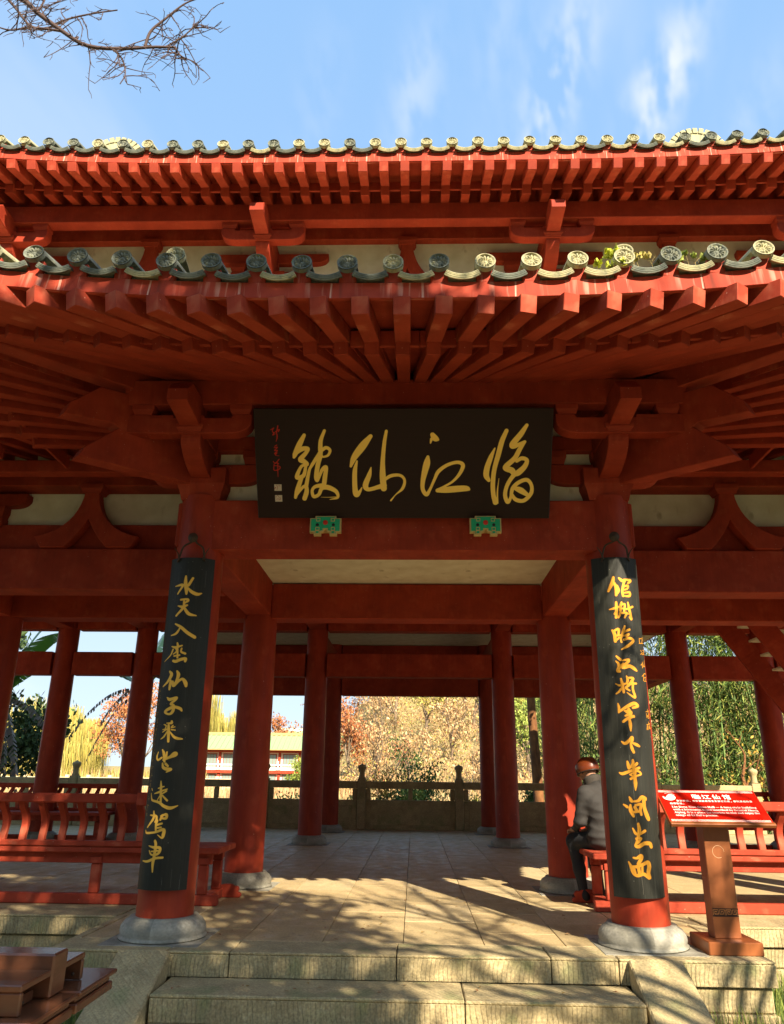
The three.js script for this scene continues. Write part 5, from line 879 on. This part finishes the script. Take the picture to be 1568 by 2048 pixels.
// banana plant: broad arching blades, some dead and hanging
function bananaLeaf(A, B, sag, width, torn, col) {
  const n = 26, pos = [], cl = [], a = new THREE.Vector3(...A), b = new THREE.Vector3(...B), side = b.clone().sub(a).cross(new THREE.Vector3(0, 1, 0)).normalize();
  const mid = (t) => a.clone().lerp(b, t).add(new THREE.Vector3(0, sag * 4 * t * (1 - t), 0));
  for (let i = 0; i < n; i++) for (const s of [-1, 1]) { const t0 = i / n, t1 = (i + (torn && rnd() < torn ? 0.6 : 1)) / n, w = (t) => width * Math.pow(Math.sin(Math.PI * clamp(t * 0.93 + 0.05)), 0.6), p0 = mid(t0), p1 = mid(t1), dr = (torn ? rr(0.4, 1.3) : 0.25) * width, q0 = p0.clone().addScaledVector(side, s * w(t0)).add(new THREE.Vector3(0, -dr, 0)), q1 = p1.clone().addScaledVector(side, s * w(t1)).add(new THREE.Vector3(0, -dr * rr(0.8, 1.2), 0)); pos.push(...p0, ...p1, ...q1, ...p0, ...q1, ...q0); const f = rr(0.8, 1.2); for (let k = 0; k < 6; k++) cl.push(col[0] * f, col[1] * f, col[2] * f); }
  const g = new THREE.BufferGeometry(); g.setAttribute('position', new THREE.Float32BufferAttribute(pos, 3)); g.setAttribute('color', new THREE.Float32BufferAttribute(cl, 3)); g.computeVertexNormals(); return g;
}
{
  const lm = new THREE.MeshPhysicalMaterial({ vertexColors: true, roughness: 0.5, side: THREE.DoubleSide, transmission: 0.25, thickness: 0 });
  const mk = (pos, label, list) => { const t = thing('banana_plant', pos); tag(t, label, 'banana plant', 'banana plants behind the hall'); mesh('stem', tubeGeo([[0, 0, 0], [0.05, 2, 0], [0.0, 4.0, 0]], [0.15, 0.08], 10), std({ color: 0x4d4a2c, roughness: 0.8 }), t); for (const [A, B, sag, w, torn, c] of list) mesh(torn ? 'dead_leaf' : 'leaf', bananaLeaf(A, B, sag, w, torn, c), lm, t); };
  const G = [0.07, 0.17, 0.02], G2 = [0.1, 0.22, 0.03], D = [0.12, 0.09, 0.06];
  mk([-11.1, GROUND - 0.1, -14.4], 'banana plant with dead hanging leaves behind the shaded end of the hall', [[[0, 3.9, 0], [2.3, 4.7, 0.6], 0.4, 0.4, 0, G], [[0, 3.9, 0], [1.6, 5.4, 0.3], 0.4, 0.4, 0, G], [[0, 3.9, 0], [-1.8, 5.0, 0.6], 0.5, 0.36, 0, G2], [[0, 3.9, 0], [0.9, 6, -0.6], 0.4, 0.36, 0, G], [[0.1, 3.6, 0.1], [1.15, 0.9, 0.5], 0.35, 0.14, 0.7, D], [[0, 3.6, 0], [1.6, 2.7, 0.2], 0.3, 0.16, 0.7, D], [[0, 3.7, 0], [-0.9, 1.7, 0.3], 0.4, 0.14, 0.7, D], [[0, 3.6, 0], [0.6, 1.3, 0.3], 0.3, 0.12, 0.8, D]]);
  mk([-7.35, GROUND - 0.1, -14.6], 'banana plant with a broad green leaf behind the hall beam', [[[0, 4.0, 0], [-2.0, 4.35, 0.4], 0.3, 0.42, 0, G], [[0, 4.0, 0], [-2.7, 4.75, 0.6], 0.35, 0.42, 0, G2], [[0, 4.0, 0], [1.6, 5.0, 0.5], 0.5, 0.36, 0, G], [[-0.1, 3.9, 0], [-1.7, 2.6, 0.4], 0.45, 0.1, 0.8, D], [[-0.1, 3.8, 0], [-1.15, 2.0, 0.4], 0.4, 0.09, 0.8, D], [[0, 3.9, 0], [-0.8, 3.0, 0.6], 0.3, 0.12, 0.8, D], [[0, 4.0, 0], [0.6, 6, -0.5], 0.3, 0.36, 0, G2]]);
}
for (const [x, z, lab] of [[-13, -9, 'dark evergreen tree beside the shaded end of the hall'], [-13.5, -3, 'dark evergreen tree beside the shaded end wing'], [13.5, -9, 'dark evergreen tree beside the stair end of the hall'], [13.5, -3, 'dark evergreen tree beside the sunlit end wing']]) tree('evergreen_tree', lab, 'evergreens at the ends of the hall', [x, GROUND, z], 8.5, 5, { n: 5000, size: 0.16, col: COL.green, stem: 0.28, depth: 3, kids: 4 });
tree('evergreen_tree', 'dark evergreen tree behind the banana plants', null, [-13, GROUND - 0.2, -17], 7, 3.4, { n: 5000, size: 0.11, col: COL.dark });

// ---------------------------------------------------------------- trees on the visitor's side (their shade falls on the porch)
SEED = 4242;
{
  const t = thing('leafy_tree', [2.6, GROUND, 12.6]); tag(t, 'large evergreen tree standing on the lawn in front of the pavilion', 'tree', 'trees on the lawn before the pavilion');
  const { g } = limbs([0, 0, 0], [0.02, 1, -0.05], 4.4, 0.2, 3, { kids: 3, spread: 0.6 }); mesh('trunk', g, M.bark, t);
  const cl = []; for (let i = 0; i < 60; i++) { let x, y, z; do { x = rr(-1, 1); y = rr(-1, 1); z = rr(-1, 1); } while (x * x + y * y + z * z > 1); cl.push([0.1 + x * 1.9, 8.9 + y * 2.9, -1.1 + z * 1.8, rr(0.4, 0.8)]); }
  mesh('crown', leaves(cl, 15000, 0.085, 0.5, COL.green), leafMat, t);
  const b = thing('bare_tree', [6.6, GROUND, 13.6]); tag(b, 'tall bare tree standing on the lawn in front of the pavilion', 'tree', 'trees on the lawn before the pavilion');
  const L = limbs([0, 0, 0], [-0.02, 1, -0.06], 5.2, 0.15, 4, { kids: 3, spread: 0.85, up: 0.1 }); mesh('trunk', L.g, M.bark, b);
  // low bare tree: its limbs hang where the branch shadows on the floor and steps come from
  const e = thing('bare_tree', [6.4, GROUND, 9.8]); tag(e, 'low spreading bare tree beside the path to the pavilion', 'tree', 'trees on the lawn before the pavilion');
  const O = e.position, up = (q, t) => new THREE.Vector3(q[0] + 0.43 * t, q[1] + 0.703 * t, q[2] + t).sub(O), fl = (u, v) => { const d = ray(u, v), k = -camera.position.y / d.y; return [camera.position.x + d.x * k, 0, camera.position.z + d.z * k]; };
  const lines = [[fl(1215, 1925), fl(1060, 1895), fl(900, 1845), fl(740, 1805), fl(590, 1785)], [fl(1100, 1920), fl(980, 1880), fl(880, 1815), fl(810, 1768)], [fl(960, 1900), fl(760, 1880), fl(640, 1845), fl(555, 1805)], [fl(1230, 1890), fl(1080, 1850), fl(960, 1815), fl(880, 1775)], [[1.5, -0.1, 0.8], [1.1, -0.15, 0.85], [0.6, -0.2, 0.95]], [[2.3, 0.2, 0.3], [1.85, 0.5, 0.3], [1.75, 1.2, 0.3], [1.7, 1.9, 0.3]], [fl(860, 1905), fl(700, 1895), fl(560, 1870), fl(450, 1850)], [fl(1300, 1850), fl(1180, 1835), fl(1050, 1800), fl(990, 1770)], [[1.0, -0.2, 0.95], [0.5, -0.1, 0.6], [0.1, 0, 0.1], [-0.4, 0, -0.6]], [[2.6, 0.0, -0.9], [2.3, 0.4, -1.3], [2.2, 0.9, -1.3]]];
  const G = [tubeGeo([[0, 0, 0], [-0.1, 2, -0.1], [-0.5, 4.2, -0.5], [-0.9, 5.4, -1.2]], [0.13, 0.07], 9)];
  lines.forEach((l, i) => {
    const t0 = 8.2 + (i % 3) * 0.5, P = l.map((q, k) => up(q, t0 + rr(-0.25, 0.25))), root = new THREE.Vector3(-0.9, 5.2 - (i % 4) * 0.25, -1.2 + (i % 3) * 0.1);
    P.unshift(root.clone().lerp(P[0], 0.55).add(new THREE.Vector3(0, 0.2, 0)), ); P.unshift(root); const c = new THREE.CatmullRomCurve3(P); G.push(tubeGeo(P, [0.045, 0.013], 6, P.length * 5));
    for (let k = 0; k < 16; k++) { const s = c.getPointAt(rr(0.3, 1)), d = c.getTangentAt(0.7).add(new THREE.Vector3(rr(-1, 1), rr(-1, 1), rr(-1, 1)).multiplyScalar(0.9)).normalize(); const L = rr(0.3, 0.9), m = s.clone().addScaledVector(d, L * 0.5).add(new THREE.Vector3(rr(-0.08, 0.08), rr(-0.08, 0.08), rr(-0.08, 0.08))), q = s.clone().addScaledVector(d, L); G.push(tubeGeo([s, m, q], [0.016, 0.006], 4, 5)); for (let w = 0; w < 3; w++) { const z0 = m.clone().lerp(q, w * 0.4); G.push(tubeGeo([z0, z0.clone().add(new THREE.Vector3(rr(-1, 1), rr(-1, 1), rr(-1, 1)).multiplyScalar(0.22))], [0.006, 0.003], 3, 2)); } }
  });
  mesh('trunk', merged(G), M.bark, e);
}
for (const [i, x] of [-34, -26, -18.5, -11.5, -4.5, 2.5, 9.5, 16.5, 24, 32].entries()) { // the garden's trees beyond the lawn keep the low sky off the porch
  const tall = x > 5 && x < 20 ? 0 : 4, t = thing('garden_tree', [x + rr(-1, 1), GROUND, 27 + rr(-2, 3) + (i % 2) * 3]); tag(t, 'dark evergreen tree in the row beyond the lawn facing the pavilion', 'tree', 'garden trees beyond the lawn');
  const { g, tips } = limbs([0, 0, 0], [0, 1, 0], 5, 0.25, 2, { kids: 3, spread: 0.7 }); mesh('trunk', g, M.bark, t);
  const cl = []; for (let k = 0; k < 70; k++) { let a, b, c; do { a = rr(-1, 1); b = rr(-1, 1); c = rr(-1, 1); } while (a * a + b * b + c * c > 1); cl.push([a * 4.6, 6.6 + tall + b * (5.4 + tall), c * 3, rr(1.0, 1.7)]); } mesh('crown', leaves(cl, 5000, 0.3, 0.5, COL.green), leafMat, t);
}
{ // overhanging bare limb at the top of the view: traced limbs with random twigs
  const t = thing('bare_tree', [-4.6, GROUND, 3.2]); tag(t, 'bare winter tree whose thin twigs hang into the sky above the eaves', 'tree');
  const O = new THREE.Vector3(-4.6, GROUND, 3.2), geos = [tubeGeo([[0, 0, 0], [0.1, 3, 0.05], [0.25, 5.6, 0.0], [0.5, 8, 0]], [0.16, 0.07], 9)];
  const px = (u, v, z = 2.6) => atZ(u, v, z).sub(O);
  const main = [[[0.3, 6.6, 0], px(35, -6), px(75, 25), px(125, 62), px(165, 88), px(200, 96), px(260, 97), px(310, 94), px(352, 95)], [px(0, -20, 2.4), px(30, 15, 2.4), px(62, 52, 2.4), px(90, 58, 2.4), px(130, 40, 2.4), px(180, 28, 2.4), px(235, 20, 2.4)], [px(290, 93), px(302, 62), px(330, 38), px(372, 6), px(405, -6)], [px(225, 97), px(245, 120), px(250, 150), px(240, 168)], [px(350, 95), px(362, 112), px(385, 122)], [px(330, 95), px(370, 70), px(390, 50)], [px(125, 62), px(60, 55), px(20, 60), px(-15, 50)], [px(75, 25), px(95, -10)]];
  const rad = [0.02, 0.012, 0.011, 0.008, 0.008, 0.008, 0.010, 0.008];
  main.forEach((p, i) => { geos.push(tubeGeo(p, [i === 0 ? 0.034 : rad[i], rad[i] * 0.42], 5, p.length * 5));
    const c = new THREE.CatmullRomCurve3(p.map((q) => (q.isVector3 ? q : new THREE.Vector3(...q)))), n = i === 0 ? 34 : 15;
    for (let k = 0; k < n; k++) { const s = c.getPointAt(i === 0 ? rr(0.3, 1) : rr(0.05, 1)); let d = new THREE.Vector3(rr(-1, 1), rr(-1, 1), rr(-0.4, 0.4)).normalize(), q = s; const L = rr(0.08, 0.3), pts = [s]; for (let m = 0; m < 3; m++) { d.add(new THREE.Vector3(rr(-0.6, 0.6), rr(-0.6, 0.4), rr(-0.3, 0.3))).normalize(); q = q.clone().addScaledVector(d, L / 3); pts.push(q); } geos.push(tubeGeo(pts, [0.0045, 0.002], 4, 5)); for (let w = 0; w < 3; w++) { const z0 = pts[1 + (w % 3)], e = z0.clone().add(new THREE.Vector3(rr(-1, 1), rr(-1, 0.8), rr(-0.5, 0.5)).multiplyScalar(0.07)); geos.push(tubeGeo([z0, z0.clone().lerp(e, 0.5).add(new THREE.Vector3(rr(-0.01, 0.01), rr(-0.01, 0.01), 0)), e], [0.003, 0.0015], 3, 2)); } } });
  mesh('limbs', merged(geos), M.twig, t);
}
// ---------------------------------------------------------------- grass on the lawn edges in view
blades('grass', 'green grass beside the steps and along the terrace foot', 30000, () => { const s = rnd() < 0.55 ? -1 : 1, x = s < 0 ? rr(-4.4, -1.98) : rr(1.97, 4.6), z = Math.abs(x) > 2.6 ? rr(-0.8, 2.6) : rr(0.5, 2.6); return [x, GROUND, z]; }, 0.19, 0.004, [...COL.green, ...COL.lime]);
blades('dry_grass', 'dry blades among the grass at the corner of the terrace', 1600, () => { const x = rr(2.0, 3.2), z = rr(0.5, 1.5); return [x, GROUND, z]; }, 0.2, 0.004, [...COL.tan, ...COL.lime]);
// ---------------------------------------------------------------- small growth and loose tiles on the lower roof
function weed(u, v, z, n, h, col, label, leafy) {
  const p = atZ(u, v, z), t = thing('roof_weed', [p.x, p.y, p.z]); tag(t, label, 'weed', 'weeds on the lower roof'); const st = [], cl = [];
  for (let i = 0; i < n; i++) { const x = rr(-0.08, 0.08), tip = [x + rr(-0.1, 0.1), h * rr(0.5, 1), rr(-0.05, 0.05)]; st.push(tubeGeo([[x, -0.08, 0], [x + rr(-0.03, 0.03), h * 0.4, 0], tip], [0.003, 0.0015], 4, 5)); if (leafy) cl.push([...tip, leafy]); }
  mesh('stalks', merged(st), std({ color: 0x8a7a4a, roughness: 0.9 }), t); if (leafy) mesh('leaves', leaves(cl, n * 16, 0.022, 0.7, col), leafMat, t);
}
weed(1232, 512, 2.1, 3, 0.06, [[0.4, 0.42, 0.02], [0.32, 0.4, 0.03]], 'yellow-green leafy weed growing on the lower roof', 0.035); weed(1205, 540, 2.24, 3, 0.03, [[0.4, 0.42, 0.02], [0.36, 0.4, 0.03]], 'small bright weed between two roof tiles', 0.03);
weed(1275, 525, 2.15, 3, 0.07, COL.yellow, 'thin yellowish weed beside a loose roof tile', 0.02); weed(1322, 535, 2.15, 9, 0.11, null, 'tuft of dry bent stalks on the lower roof'); weed(1376, 525, 2.1, 4, 0.09, COL.lime, 'slender green weed behind a round roof tile', 0.015); weed(1398, 532, 2.2, 4, 0.08, COL.lime, 'slender green weed between round roof tiles', 0.015);
for (const [u, v, z, m, lab] of [[352, 512, 2.06, 1, 'pale lichened round tile lying loose above the eave under the plaster wall'], [1246, 506, 2.05, 1, 'grey round tile lying loose beside the leafy roof weed']]) { const p = atZ(u, v, z), t = thing('loose_tile', [p.x, p.y, p.z]); tag(t, lab, 'roof tile', 'loose tiles on the lower roof'); t.rotation.set(-0.2, rr(-0.2, 0.2), 0.1); mesh('tile_end', discGeo, M.tile[m], t); mesh('tile_body', coverGeo(0.4), M.tile[m], t); }

{ // a few fallen leaves on the floor and steps
  const pos = [], cl = []; SEED = 99;
  for (let i = 0; i < 70; i++) { const onStep = i % 4 === 0, x = rr(-1.5, 1.5), z = onStep ? rr(0.52, 0.9) : rr(-2.6, 0.4), y = onStep ? -0.15 : 0.006, a = rnd() * 6.28, r = rr(0.012, 0.026), c = [COL.tan, COL.orange, COL.gold][i % 3][i & 1], C = Math.cos(a) * r, S = Math.sin(a) * r; pos.push(x - C, y, z - S, x + S * 0.5, y + r * 0.3, z - C * 0.5, x + C, y + 0.002, z + S, x - C, y, z - S, x + C, y + 0.002, z + S, x - S * 0.5, y + r * 0.25, z + C * 0.5); for (let k = 0; k < 6; k++) cl.push(...c.map((v) => v * 0.7)); }
  const g = new THREE.BufferGeometry(); g.setAttribute('position', new THREE.Float32BufferAttribute(pos, 3)); g.setAttribute('color', new THREE.Float32BufferAttribute(cl, 3)); g.computeVertexNormals(); tag(mesh('fallen_leaves', g, leafMat, scene), 'small dry leaves scattered on the porch floor and steps', 'leaves', null, 'stuff');
}

renderer.render(scene, camera);
